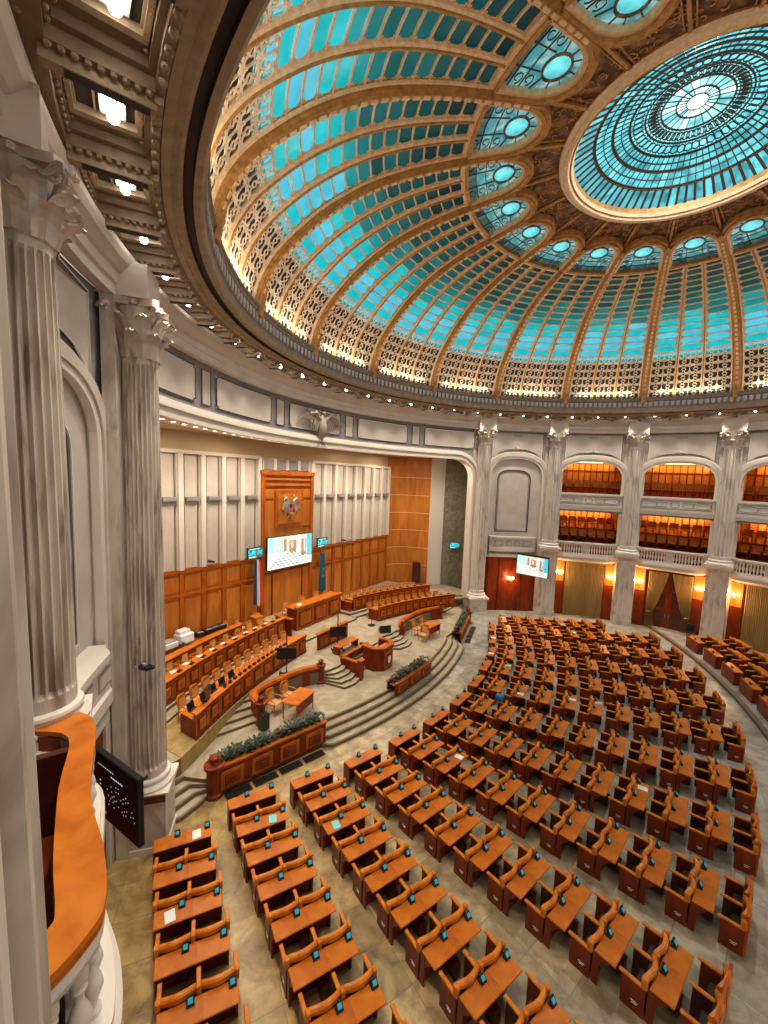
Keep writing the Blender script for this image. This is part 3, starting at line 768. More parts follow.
def box_chair():
    t = thing('box_chair', 'x', 'chair', (0, 0, 0)); m_ = MB()
    m_.bbox((0, 0, .45), (.44, .58, .10), 'wood_top', .02); m_.build('seat', t)
    m_ = MB(); m_.bbox((.24, 0, .66), (.07, .62, .62), 'wood_top', .02); m_.build('backrest', t)
    for s_ in (-1, 1): m_ = MB(); m_.box((0, s_*.28, .3), (.42, .04, .6), 'wood_red'); m_.build('side_frame', t)
    return t
bays = [(6, 'left of the curtained doorway'), (7, 'above the curtained doorway'), (8, 'at the right edge, right of the doorway'), (9, 'on the right side wall'), (10, 'on the rear right wall')]
seat0 = None; skids = None
rowname = {(0, 0): 'front row of the lower box', (0, 1): 'middle row of the lower box', (0, 2): 'back row of the lower box', (1, 0): 'front row of the upper box', (1, 1): 'back row of the upper box'}
for k0, pos in bays:
    balcony_bay(k0)
    balustrade(k0, pos); upper_front(k0, pos)
    if k0 > 8: continue
    bn = {6: 'left', 7: 'middle', 8: 'right'}[k0]
    for lev, z0, nr in ((0, 5.1, 3), (1, 9.3, 2)):
        for r_ in range(nr):
            for i in range(7):
                if seat0 is None: seat0 = box_chair(); skids = kidmap(); o = seat0
                else: o = copy_tree(seat0, None, skids)
                k = k0+.15+i*.11; o.location = wp(k, 1.1+r_*1.1, z0+1.02*r_); o.rotation_euler = (0, 0, A0+k*DA)
                o['label'] = 'orange wooden seat, %s from left, %s, %s balcony bay' % (ORD[i], rowname[(lev, r_)], bn)
                o['group'] = 'seats in the balcony boxes'
# curtains and the double door
def curtain_panel(k0, k1, label):
    t = thing('pleated_curtain', label, 'curtain', (0, 0, 0)); m_ = MB()
    pleats(m_, k0, k1, .03, 4.5, .42, .05, 26, 'curtain'); m_.build('fabric', t)
    m_ = MB(); m_.cbox(k0-.01, k1+.01, 4.5, 4.62, .32, .5, 'brass', n=4); m_.build('rail', t)
curtain_panel(6.26, 6.75, 'closed gold pleated curtain under the left balcony bay')
curtain_panel(8.26, 8.75, 'closed gold pleated curtain under the balcony at the right edge')
curtain_panel(9.26, 9.75, 'closed gold pleated curtain on the right side wall')
def swag(side, label):
    t = thing('tied_curtain', label, 'curtain', (0, 0, 0)); m_ = MB()
    kA, kB = (7.275, 7.50) if side < 0 else (7.76, 7.535)
    def pinch(f, tt):
        # tt 0 bottom .. 1 top: full width at the top, gathered at knee height
        w_ = .34+.66*max(0, (tt-.28)/.72)**.8 if tt > .28 else .34+.5*(.28-tt)
        return kA+(kB-kA)*f*w_
    rows = []
    for j in range(15):
        tt = j/14; row = []
        for i in range(49):
            f = i/48; row.append(wp(pinch(f, tt), .36+.06*math.sin(i*PI/2+.4), .04+4.4*tt))
        rows.append(row)
    m_.grid(rows, 'curtain'); m_.build('fabric', t)
    m_ = MB(); kk = kA+(kB-kA)*.15; m_.lathe([(.12, 0), (.14, .05), (.12, .10)], 'brass', c=wp(kk, .36, 1.25), n=12, cap=False); m_.build('tie', t)
swag(-1, 'gold curtain tied back on the left of the double door'); swag(1, 'gold curtain tied back on the right of the double door')
dr = sroot('door_1')
for a, b in ((7.30, 7.513), (7.519, 7.735)):
    m_ = MB(); m_.cbox(a, b, 0, 4.3, .50, .58, 'wood_red', n=2)
    for z0, z1 in ((.35, 1.5), (1.75, 3.0), (3.2, 4.1)): m_.cbox(a+.03, b-.03, z0, z1, .46, .50, 'wood_dark', n=2)
    lf = m_.build('door_leaf', dr); m_ = MB(); kk = b-.015 if a < 7.4 else a+.015; m_.box(wp(kk, .44, 1.1), (.05, .05, .3), 'brass'); m_.build('door_handle', lf)
for k, z, lb in ((6.17, 3.55, 'lit wall sconce left of the closed gold curtain by the screen'), (6.835, 3.5, 'lit wall sconce between the closed curtain and the pillar left of the doorway'), (7.165, 3.5, 'lit wall sconce left of the curtained double door'), (7.835, 3.6, 'lit wall sconce right of the curtained double door'), (8.17, 3.6, 'lit wall sconce beside the curtain at the right edge')):
    sconce(k, z, lb, .14)

# niche bays (blind arch over a ledge), one each side of the stage
def niche_bay(k0, side, zl):
    wl = sroot('wall_'+side); k1 = k0+1
    path = arch_path(k0+.13, k0+.86, 4.7, 11.2, 1.65)
    m_ = MB(); wall_with_arch(m_, k0, k1, path, 15.1, .45, 'plaster_grey', z0=0)
    m_.build('surround', wl)
    m_ = MB(); arch_band(m_, path, -.06, .12, .32, .5, 'cream'); arch_band(m_, path, .12, .40, .26, .5, 'plaster'); arch_band(m_, path, .40, .5, .34, .5, 'cream'); reveal(m_, path, .45, .58, 'plaster'); spandrel(m_, k0, path)
    # side strips painted pale so that only the spandrel is grey
    for a, b in ((k0+.075, k0+.13), (k0+.86, k0+.925)): m_.cbox(a, b, 0, 11.2, .38, .46, 'plaster', n=2)
    m_.build('arch_moulding', wl)
    m_ = MB(); m_.cbox(k0+.12, k0+.87, 4.6, 13.0, .57, .62, 'plaster', n=10)
    ip = arch_path(k0+.25, k0+.70, 6.75, 11.1, .75, 12)
    arch_band(m_, ip+[ip[0]], -.03, .05, .52, .58, 'line_dark'); arch_band(m_, ip+[ip[0]], .07, .11, .50, .58, 'cream'); arch_band(m_, ip+[ip[0]], -.12, -.09, .53, .58, 'line_dark')
    m_.build('niche', wl)
    m_ = MB(); a, b = k0+.165, k0+.82
    bw = bowed(a, b, .32, .30)
    def strip(oi, oo, za, zb, mt): m_.grid([[wp(k, o+oi, za), wp(k, o+oo, za), wp(k, o+oo, zb), wp(k, o+oi, zb)] for k, o in bw], mt, True)
    strip(-.10, .6, 6.22, 6.38, 'cream'); strip(-.02, .6, 5.45, 6.22, 'plaster'); strip(-.12, .6, 5.15, 5.45, 'cream'); strip(.02, .6, 4.9, 5.15, 'plaster_grey'); strip(-.05, .6, 4.72, 4.9, 'cream')
    for x0, x1 in ((.10, .28), (.36, .46), (.54, .64), (.72, .90)):
        A, B = a+(b-a)*x0, a+(b-a)*x1
        m_.cbox(A, B, 5.62, 6.05, -.02, .02, 'plaster_grey', n=2); m_.cbox(A+.008, B-.008, 5.68, 5.99, -.035, .0, 'plaster', n=2)
    m_.build('ledge', wl)
    m_ = MB(); m_.cbox(k0+.09, k0+.91, 0, 4.75, .50, .58, 'wood_wall' if k0 < 0 else 'wood_red', n=8); m_.cbox(k0+.08, k0+.92, 4.6, 4.8, .3, .95, 'plaster', n=6)
    for A, B in ((k0+.17, k0+.32), (k0+.335, k0+.66), (k0+.675, k0+.83)):
        m_.cbox(A, B, .05, 4.6, .44, .5, 'wood_red', n=3); m_.cbox(A+.015, B-.015, .3, 4.4, .42, .44, 'wood_red', n=3)
    m_.build('wainscot', wl); return wl
niche_bay(5, 'far_left', 0); niche_bay(-1, 'left', 0)
sconce(5.49, 2.75, 'lit wall sconce on the red panelling below the blank niche', .12)
# camera-side bay (-2..-1): plain wall, box opening with dark interior
wl = sroot('wall_camera_side'); m_ = MB()
path = arch_path(-2+.12, -2+.88, 5.6, 11.6, 1.42)
wall_with_arch(m_, -2, -1, path, 15.1, .45, 'plaster_grey', z0=None); m_.cbox(-2, -1, 0, 5.6, .45, .55, 'wood_red', n=12)
m_.build('surround', wl)
m_ = MB(); arch_band(m_, path, -.02, .16, .30, .48, 'cream'); arch_band(m_, path, .16, .42, .24, .48, 'plaster'); reveal(m_, path, .4, .95, 'plaster'); spandrel(m_, -2, path); m_.build('arch_moulding', wl)
m_ = MB(); m_.cbox(-1.96, -1.04, 5.3, 13, 3.6, 3.7, 'wood_red', n=6); m_.cbox(-1.96, -1.9, 5.3, 13, .5, 3.6, 'wood_red', n=1); m_.cbox(-1.1, -1.04, 5.3, 13, .5, 3.6, 'wood_red', n=1); m_.cbox(-1.96, -1.04, 5.4, 5.6, .4, 3.6, 'wood_dark', n=6); m_.cbox(-1.96, -1.04, 12.9, 13, .4, 3.6, 'wood_red', n=6)
m_.build('box_panelling', wl)

# ------------------------------------------------------------ stage opening (bays 0..5)
ws = sroot('wall_stage')
path = [(.13, 0), (.13, 11.15)]+[(.13+.235*(1-math.cos(i*PI/16)), 11.15+1.38*math.sin(i*PI/16)) for i in range(1, 8)]+[(.13+.235+(4.735-.47)*i/70, 12.55) for i in range(71)]+[(4.63+.235*math.sin(i*PI/16), 11.15+1.38*math.cos(i*PI/16)) for i in range(1, 8)]+[(4.865, 11.15), (4.865, 0)]
m_ = MB(); ka, kb = path[0][0], path[-1][0]
for a, b in ((0, ka), (kb, 5)): m_.grid([[wp(a+(b-a)*i/3, .45, z) for z in (0, 11.15, 15.1)] for i in range(4)], 'plaster')
m_.grid([[wp(k, .42, z), wp(k, .42, 15.1)] for k, z in path[1:-1]], 'plaster_grey')
m_.grid([[wp(k, 1.3, z), wp(k, 1.3, 13.4)] for k, z in path[1:-1]], 'plaster')
m_.build('frieze_wall', ws)
m_ = MB(); arch_band(m_, path, -.04, .12, .10, .5, 'cream'); arch_band(m_, path, .12, .30, .14, .5, 'plaster'); arch_band(m_, path, .30, .42, .06, .5, 'cream'); arch_band(m_, path, .42, .62, .22, .5, 'cream'); arch_band(m_, path, .62, .72, .30, .5, 'plaster_grey')
reveal(m_, path, .1, 1.3, 'cream'); m_.build('arch_moulding', ws)
m_ = MB()
for i in range(5):
    a, b = i+.13, i+.87; z0, z1 = 13.42, 14.76
    m_.cbox(a, b, z0, z1, .37, .43, 'plaster'); frame_rect(m_, a, b, z0, z1, .37, .05, .03, 'line_dark', .10); frame_rect(m_, a+.012, b-.012, z0+.06, z1-.06, .37, .03, .03, 'cream', .10)
for i in range(1, 5):
    a, b = i-.055, i+.055; m_.cbox(a, b, 13.42, 14.76, .37, .43, 'plaster'); frame_rect(m_, a, b, 13.42, 14.76, .37, .045, .03, 'line_dark')
m_.build('frieze_panels', ws)
# eagle relief over the middle of the opening
t = tag(bpy.data.objects.new('eagle_relief', None), 'grey stone eagle with spread wings on the frieze above the stage', 'sculpture'); COL.objects.link(t)
ke = 2.55; t.location = wp(ke, .30, 13.75); t.rotation_euler = (0, 0, A0+ke*DA-PI/2); t.scale = (1.3, 1.3, 1.15)
# local frame: +y points away from the hall, x sideways
m_ = MB(); m_.lathe([(.05, -.75), (.16, -.5), (.24, -.1), (.22, .25), (.12, .5), (.10, .58)], 'marble_dark', c=(0, -.15, 0), n=10)
m_.tube([(0, -.15, .5), (.02, -.2, .68), (.12, -.26, .74), (.24, -.3, .70)], [.1, .11, .08, .02], 'marble_dark', 7); m_.build('body', t, smooth=True)
for sx in (-1, 1):
    m_ = MB()
    m_.tube([(sx*.12, -.15, .30), (sx*.5, -.2, .62), (sx*.85, -.18, .55), (sx*1.0, -.15, .78)], [.14, .12, .09, .03], 'marble_dark', 6)
    for j in range(10):
        x0 = .2+j*.085; z0 = .35+.28*math.sin(j/9*2.2); L_ = .75-.03*j
        m_.tube([(sx*x0, -.17, z0), (sx*(x0+.12+.03*j), -.16, z0-L_*.6), (sx*(x0+.14+.045*j), -.14, z0-L_)], [.05, .055, .02], 'marble_dark', 5)
    m_.build('wing', t)
m_ = MB()
for j in range(5): m_.tube([(0, -.12, -.6), ((j-2)*.14, -.12, -1.05)], [.07, .05], 'marble_dark', 5)
m_.build('tail', t)

# stage room: ceiling, back wall, corners
def SW(pts, z0, z1, mt, m_):                       # vertical wall through (u,v) points
    m_.grid([[W(u_, v_, z0), W(u_, v_, z1)] for u_, v_ in pts], mt)
m_ = MB()
rim = [(math.cos((k)*DA+A0-AZ), math.sin(k*DA+A0-AZ), k) for k in [i*.1 for i in range(0, 51)]]
poly = []
for c_, s_, k in rim: R = rc(k)+1.25; poly.append((R*c_, R*s_))
bk = [(12.4, -17.2), (20.9, -17.2), (20.9, 17.2), (12.4, 17.2)]
m_.poly([W(a, b, 12.72) for a, b in poly+bk], 'tan'); cs = m_.build('stage_ceiling', ws)
corner = lambda sg: [(20.5, sg*11.9)]+[((1-t)**2*20.5+2*t*(1-t)*20.4+t*t*17.4, sg*((1-t)**2*11.9+2*t*(1-t)*14.0+t*t*14.4)) for t in [i/10 for i in range(1, 11)]]
m_ = MB()
SW([(20.52, -11.9), (20.52, 11.9)], 0, 12.72, 'plaster', m_); SW([(20.5, -11.9), (20.5, 11.9)], 11.7, 12.72, 'tan', m_)
for sg in (-1, 1):
    SW(corner(sg), 0, 12.72, 'wood_wall', m_)
    for z in (2.9, 4.5, 6.1, 7.7, 9.3, 10.9):
        m_.grid([[W(a-.03, b-sg*.03, z-.02), W(a-.03, b-sg*.03, z+.02)] for a, b in corner(sg)], 'gold_light')
    SW([(17.4, sg*14.4), (17.25, sg*14.35), (16.35, sg*15.15), (16.4, sg*15.3)], 0, 12.72, 'cream', m_)
    SW([(16.4, sg*15.25), (14.6, sg*16.4), (12.7, sg*14.9)], 0, 12.72, 'marble_green', m_)
m_.build('backdrop', ws)
def bw_box(m_, v0, v1, z0, z1, d0, d1, mt):        # box on the back wall
    m_.prism([W(20.5-d0, v0)[:2], W(20.5-d0, v1)[:2], W(20.5-d1, v1)[:2], W(20.5-d1, v0)[:2]], z0, z1, mt)
pn = thing('wood_wall_panelling', 'high orange wood panelling along the back wall of the stage', 'wall panelling', (0, 0, 0))
for sg in (-1, 1):
    m_ = MB(); bw_box(m_, sg*2.2, sg*11.9, .9, 5.62, 0, .10, 'wood_wall'); bw_box(m_, sg*2.2, sg*11.9, 5.55, 5.72, .0, .22, 'wood'); bw_box(m_, sg*2.2, sg*11.9, 4.32, 4.44, .0, .2, 'wood'); bw_box(m_, sg*2.2, sg*11.9, .9, 1.5, 0, .18, 'wood')
    for i in range(9):
        v = sg*(2.2+i*9.7/8); bw_box(m_, v-.09, v+.09, .9, 5.6, 0, .19, 'wood')
    m_.build('frame', pn)
    for i in range(8):
        a, b = sg*(2.2+i*9.7/8), sg*(2.2+(i+1)*9.7/8); a, b = min(a, b)+.2, max(a, b)-.2
        m_ = MB(); bw_box(m_, a, b, 4.6, 5.4, .1, .15, 'wood_wall'); m_.build('upper_panel', pn); m_ = MB(); bw_box(m_, a, b, 1.7, 4.15, .1, .15, 'wood_wall'); m_.build('lower_panel', pn)
wp_ = thing('white_wall_panels', 'tall pale fluted panels with small ledges above the wood panelling', 'wall panelling', (0, 0, 0))
for sg in (-1, 1):
    for i in range(8):
        a, b = sg*(2.25+i*9.65/8), sg*(2.25+(i+1)*9.65/8); a, b = min(a, b), max(a, b)
        m_ = MB(); bw_box(m_, a+.28, b-.28, 5.75, 11.55, .0, .12, 'plaster')
        for j in range(4): q = a+.40+j*(b-a-.80)/3; bw_box(m_, q-.012, q+.012, 5.8, 9.2, .12, .135, 'cream')
        p_ = m_.build('panel', wp_)
        m_ = MB(); bw_box(m_, a+.26, b-.26, 9.25, 9.45, .05, .38, 'plaster_grey'); bw_box(m_, a+.3, b-.3, 9.12, 9.25, .05, .28, 'marble_dark'); m_.build('ledge', p_)
    m_ = MB(); bw_box(m_, sg*2.2, sg*11.9, 11.6, 11.78, 0, .3, 'cream')
    for i in range(9):
        v = sg*(2.25+i*9.65/8); bw_box(m_, v-.13, v+.13, 5.72, 11.7, 0, .30, 'cream'); bw_box(m_, v-.19, v+.19, 5.72, 11.7, 0, .16, 'plaster')
    m_.build('pilaster_strips', wp_)
# portal with coat of arms
pt_ = thing('wooden_portal', 'tall orange wooden portal carrying the coat of arms above the stage', 'wall panelling', (0, 0, 0))
m_ = MB(); bw_box(m_, -2.15, 2.15, 1.2, 10.75, .0, .28, 'wood_wall'); bw_box(m_, -2.25, 2.25, 10.7, 10.95, 0, .45, 'wood'); bw_box(m_, -2.2, -1.95, 1.2, 10.7, .2, .40, 'wood'); bw_box(m_, 1.95, 2.2, 1.2, 10.7, .2, .40, 'wood'); bw_box(m_, -1.95, 1.95, 9.95, 10.05, .2, .36, 'wood_red')
bw_box(m_, -1.95, 1.95, 4.55, 4.65, .2, .36, 'wood_red'); bw_box(m_, -1.95, 1.95, 10.3, 10.4, .2, .36, 'wood_red')
bw_box(m_, -1.95, -1.3, 7.3, 7.36, .2, .34, 'wood_red'); bw_box(m_, -1.95, -1.3, 9.2, 9.26, .2, .34, 'wood_red'); bw_box(m_, 1.3, 1.95, 9.2, 9.26, .2, .34, 'wood_red')
for v in (-1.3, 1.3): bw_box(m_, v-.04, v+.04, 1.3, 4.5, .2, .34, 'wood_red')
m_.build('frame', pt_)
m_ = MB(); bw_box(m_, -1.15, 1.15, 7.45, 9.75, .28, .42, 'wood'); bw_box(m_, -.95, .95, 7.65, 9.55, .42, .46, 'wood_wall'); m_.build('crest_board', pt_)
m_ = MB()
for i in range(4): v = -1.9+i*1.0; bw_box(m_, v, v+.8, 11.05, 11.65, 0, .10, 'plaster_grey'); bw_box(m_, v-.08, v, 11.0, 11.7, 0, .2, 'cream'); bw_box(m_, v+.8, v+.88, 11.0, 11.7, 0, .2, 'cream')
m_.build('square_panels', pt_)
def arms(parent_loc, s, rz):                       # gilded crest: eagle, shield, crown of feathers
    t = thing('coat_of_arms', 'x', 'emblem', parent_loc, rz)
    m_ = MB(); sh_ = [(-.26, .28), (.26, .28), (.27, 0), (.2, -.25), (0, -.45), (-.2, -.25), (-.27, 0)]
    m_.add([(x*s, 0, z*s) for x, z in sh_]+[(x*s*.85, -.10*s, z*s*.85) for x, z in sh_], [[i, (i+1) % 7, 7+(i+1) % 7, 7+i] for i in range(7)]+[list(range(7, 14))], 'silver')
    for x0, z0, x1, z1, mt in ((-.2, .02, -.01, .22, 'flag_blue'), (.01, .02, .2, .22, 'flag_red'), (-.18, -.2, -.01, 0, 'flag_red'), (.01, -.2, .18, 0, 'flag_blue')):
        m_.add([(x0*s, -.11*s, z0*s), (x1*s, -.11*s, z0*s), (x1*s, -.11*s, z1*s), (x0*s, -.11*s, z1*s)], [[0, 1, 2, 3]], mt)
    m_.build('shield', t)
    m_ = MB(); m_.tube([(0, -.02*s, .25*s), (0, -.06*s, .5*s), (.05*s, -.08*s, .62*s), (.14*s, -.1*s, .60*s)], [.14*s, .10*s, .09*s, .02*s], 'brass', 7)
    m_.tube([(0, -.02*s, -.3*s), (0, -.02*s, -.62*s)], [.12*s, .03*s], 'brass', 6)
    m_.tube([(.1*s, -.06*s, .5*s), (.14*s, -.06*s, .72*s)], .02*s, 'brass', 4)
    m_.build('eagle', t)
    for sx in (-1, 1):
        m_ = MB()
        for j in range(7):
            x0 = .16+.05*j; m_.tube([(sx*x0*s, -.03*s, (.45-.02*j)*s), (sx*(x0+.12)*s, -.03*s, (.15-.03*j)*s), (sx*(x0+.06)*s, -.02*s, (-.25+.03*j)*s)], [.05*s, .05*s, .015*s], 'brass' if j % 2 else 'silver', 5)
        m_.tube([(sx*.12*s, -.03*s, .35*s), (sx*.35*s, -.04*s, .55*s), (sx*.5*s, -.03*s, .42*s)], [.08*s, .06*s, .03*s], 'silver', 6)
        m_.build('wing', t)
        m_ = MB(); m_.tube([(sx*.08*s, -.05*s, -.3*s), (sx*.3*s, -.05*s, -.5*s), (sx*.42*s, -.05*s, -.28*s), (sx*.5*s, -.03*s, .1*s)], [.025*s]*4, 'brass', 5); m_.build('sceptre', t)
    return t
RZB = math.atan2(-U.y, -U.x)+PI/2                  # local -y faces the hall
a = arms(W(19.98, 0, 8.62), 1.25, RZB); a['label'] = 'large gilded coat of arms on the wooden portal above the video wall'
# video wall showing the chamber itself
def picture(name, cells, w_, h_, parent, y=-.055):
    m_ = MB()
    for x0, z0, x1, z1, mt in cells:
        m_.add([(-w_/2+x0*w_, y, z0*h_), (-w_/2+x1*w_, y, z0*h_), (-w_/2+x1*w_, y, z1*h_), (-w_/2+x0*w_, y, z1*h_)], [[0, 1, 2, 3]], mt); y -= .0006
    return m_.build(name, parent)
for n_, c_, s_ in (('px_sky', (.30, .62, .66), .9), ('px_pale', (.72, .80, .76), .9), ('px_wood', (.42, .20, .10), .7), ('px_dark', (.05, .12, .14), .7), ('px_teal', (.06, .42, .50), .9), ('px_wall', (.55, .52, .44), .8)):
    D(n_, c_, .2, emit=c_, es=s_)
rp = random.Random(3)
def hall_view(rows_=6):
    c_ = [(0, 0, 1, 1, 'px_pale'), (0, .52, 1, 1, 'px_wall'), (.0, .55, .14, 1, 'px_sky'), (.17, .50, .42, .95, 'px_sky'), (.20, .62, .28, .9, 'px_wall'), (.34, .5, .40, .92, 'px_wood'), (.46, .46, .62, .84, 'px_wood'), (.50, .60, .55, .8, 'px_sky'), (.66, .5, .72, 1, 'px_pale'), (.74, .3, .86, .85, 'px_wood'), (.80, .4, .84, .95, 'px_sky'), (.88, .25, 1, 1, 'px_teal')]
    for r in range(rows_):
        z = .05+r*.075
        for i in range(9-r//2):
            x = .03+r*.05+i*.095+rp.random()*.02; c_.append((x, z, x+.06, z+.035, 'px_dark' if rp.random() < .6 else 'px_wood'))
    return c_
t = thing('video_wall', 'large video wall showing the chamber, below the coat of arms', 'screen', W(19.98, 0, 4.85), RZB)
m_ = MB(); m_.bbox((0, 0, 1.02), (3.85, .10, 2.08), 'black', .01); m_.build('frame', t); picture('picture', hall_view(), 3.78, 2.0, t)
def monitor(loc, rz, label, w_=1.1, h_=.68, tilt=0):
    t = thing('wall_monitor', label, 'screen', loc, rz)
    m_ = MB(); m_.bbox((0, 0, h_/2), (w_, .08, h_), 'black', .01); m_.build('casing', t)
    picture('picture', [(.03, .04, .97, .96, 'px_dark'), (.05, .3, .95, .75, 'screen_teal'), (.1, .1, .6, .18, 'px_pale'), (.12, .8, .8, .86, 'px_sky')], w_, h_, t, -.045); return t
monitor(W(20.0, 2.78, 5.75), RZB, 'black monitor left of the portal above the red and blue flag')
monitor(W(20.0, -3.05, 5.72), RZB, 'black monitor right of the portal above the teal flag')
monitor(W(15.3, -15.6, 4.6), RZB-1.0, 'small teal monitor on the dark marble strip beside the stage pillar', .95, .6)
# stage ceiling downlights
t0 = None
for i in range(38):
    k = .25+i*.12
    if t0 is None:
        t0 = thing('downlight', 'x', 'light', (0, 0, 0), 0, 'downlights under the stage ceiling'); m_ = MB()
        m_.lathe([(.10, -.03), (.15, -.03), (.15, .02)], 'cream', n=12, cap=False); m_.build('trim_ring', t0); m_ = MB(); m_.lathe([(.0001, -.015), (.12, -.015)], 'lamp_white', n=12, cap=False); m_.build('lens', t0); kk_ = kidmap(); o = t0
    else: o = copy_tree(t0, None, kk_)
    o.location = wp(k, .72, 12.555); o['label'] = 'round downlight behind the stage arch, %s in line counted from left' % ORD[i]
    if i % 4 == 1: lamp('stage_spot', 'SPOT', wp(k, .9, 12.45), 300, (1, .84, .64), .2, (0, 0, 0), 2.6)
for v in (-9.5, -5, 0, 5, 9.5): lamp('stage_wash', 'AREA', W(18.2, v, 12.6), 150, (1, .85, .66), .8)

# ------------------------------------------------------------ pillars
def shaft_mb(z0, z1, r0=.60, r1=.52, mt='marble'):
    m_ = MB(); NF = 24 if mt != 'marble' else 18; rows = []
    zs_ = [(z0, 1.0, 0), (z0+.22, 1.0, 0), (z0+.30, .99, 1), (z0+(z1-z0)*.35, .985, 1), (z0+(z1-z0)*.7, .93, 1), (z1-.28, .875, 1), (z1-.2, .87, 0), (z1-.08, .87, 0), (z1-.06, .93, 0), (z1, .93, 0)]
    for z, q, fl_ in zs_:
        row = []
        for i in range(NF):
            for j, dd in enumerate((0, 0, .06, .085, .06)):
                a = 2*PI*(i+j/5.0)/NF; r = r0*q-(dd*fl_); row.append((r*math.cos(a), r*math.sin(a), z))
        rows.append(row)
    m_.grid(rows, mt, True); return m_
def capital_mb(z0, z1, r=.58):
    m_ = MB(); H = z1-z0
    m_.lathe([(r*.98, z0), (r, z0+.3*H), (r*1.08, z0+.6*H), (r*1.3, z0+.86*H)], 'marble_pink', n=20, cap=False)
    for tier, (zb, hh, nn, ph) in enumerate(((0, .42, 8, 0), (.2, .50, 8, .5))):
        for i in range(nn):
            a = 2*PI*(i+ph)/nn; w_ = .19
            rows = []
            for t in (0, .3, .6, .82, .95, 1.0, .93):
                idx = len(rows); curl = [0, .02, .05, .12, .22, .30, .34][idx]; rr = r*1.01+.04+curl; zz = z0+(zb+hh*t)*H
                ww = w_*[.9, 1.0, 1.05, .95, .8, .55, .35][idx]
                rows.append([(rr*math.cos(a)-s*ww*math.sin(a), rr*math.sin(a)+s*ww*math.cos(a), zz-(abs(s)*.03)) for s in (-1, -.5, 0, .5, 1)])
                rows[-1][2] = ((rr+.03)*math.cos(a), (rr+.03)*math.sin(a), zz)
            m_.grid(rows, 'marble_pink')
    for i in range(4):                             # volutes at the corners
        a = PI/4+i*PI/2
        for sgn in (-1, 1):
            pts = []
            for t in range(12):
                th_ = t*.62; q = .17*(1-t/14); pts.append(((r+.42+q*math.cos(th_)-.05)*math.cos(a)-sgn*.06*math.sin(a), (r+.42+q*math.cos(th_)-.05)*math.sin(a)+sgn*.06*math.cos(a), z0+.74*H+q*math.sin(th_)))
            m_.tube(pts, [.055-.003*t for t in range(12)], 'marble_pink', 5)
            m_.tube([(r*math.cos(a+sgn*.5), r*math.sin(a+sgn*.5), z0+.5*H), ((r+.2)*math.cos(a+sgn*.2), (r+.2)*math.sin(a+sgn*.2), z0+.72*H), ((r+.42)*math.cos(a+sgn*.05), (r+.42)*math.sin(a+sgn*.05), z0+.84*H)], [.05, .05, .05], 'marble_pink', 5)
    s = r*1.34; c_ = s*.80; oct_ = []
    for i in range(4):
        a = PI/4+i*PI/2; A = (s*1.42*math.cos(a), s*1.42*math.sin(a)); b = a+PI/4
        oct_ += [(A[0]+.08*math.sin(a), A[1]-.08*math.cos(a)), (A[0]-.08*math.sin(a), A[1]+.08*math.cos(a)), (c_*1.05*math.cos(b), c_*1.05*math.sin(b))]
    m_.prism(oct_, z0+.87*H, z1, 'marble_pink')
    for i in range(4): b = i*PI/2; m_.lathe([(.03, -.1), (.11, -.04), (.11, .05), (.03, .1)], 'marble_pink', c=(c_*1.08*math.cos(b), c_*1.08*math.sin(b), z0+.92*H), n=8)
    return m_
cap_mesh = None
PILPOS = {-2: (-11.47, -15.39, 0), -1: (-15.53, -10.05, 0), 0: (-16.95, -5.13, 0)}
LBL = {-2: 'huge marble pillar filling the left edge of the photo', -1: 'tall fluted marble pillar, second from left, rising beside the wooden balcony rail', 0: 'fluted marble pillar at the left end of the stage opening, on a block pedestal',
       5: 'fluted marble pillar at the right end of the stage opening', 6: 'fluted pillar between the blank niche and the first balcony bay', 7: 'fluted pillar left of the curtained doorway', 8: 'fluted pillar right of the curtained doorway', 9: 'fluted pillar on the right side wall', 10: 'fluted pillar at the rear right', 11: 'fluted pillar behind the rear right desks'}
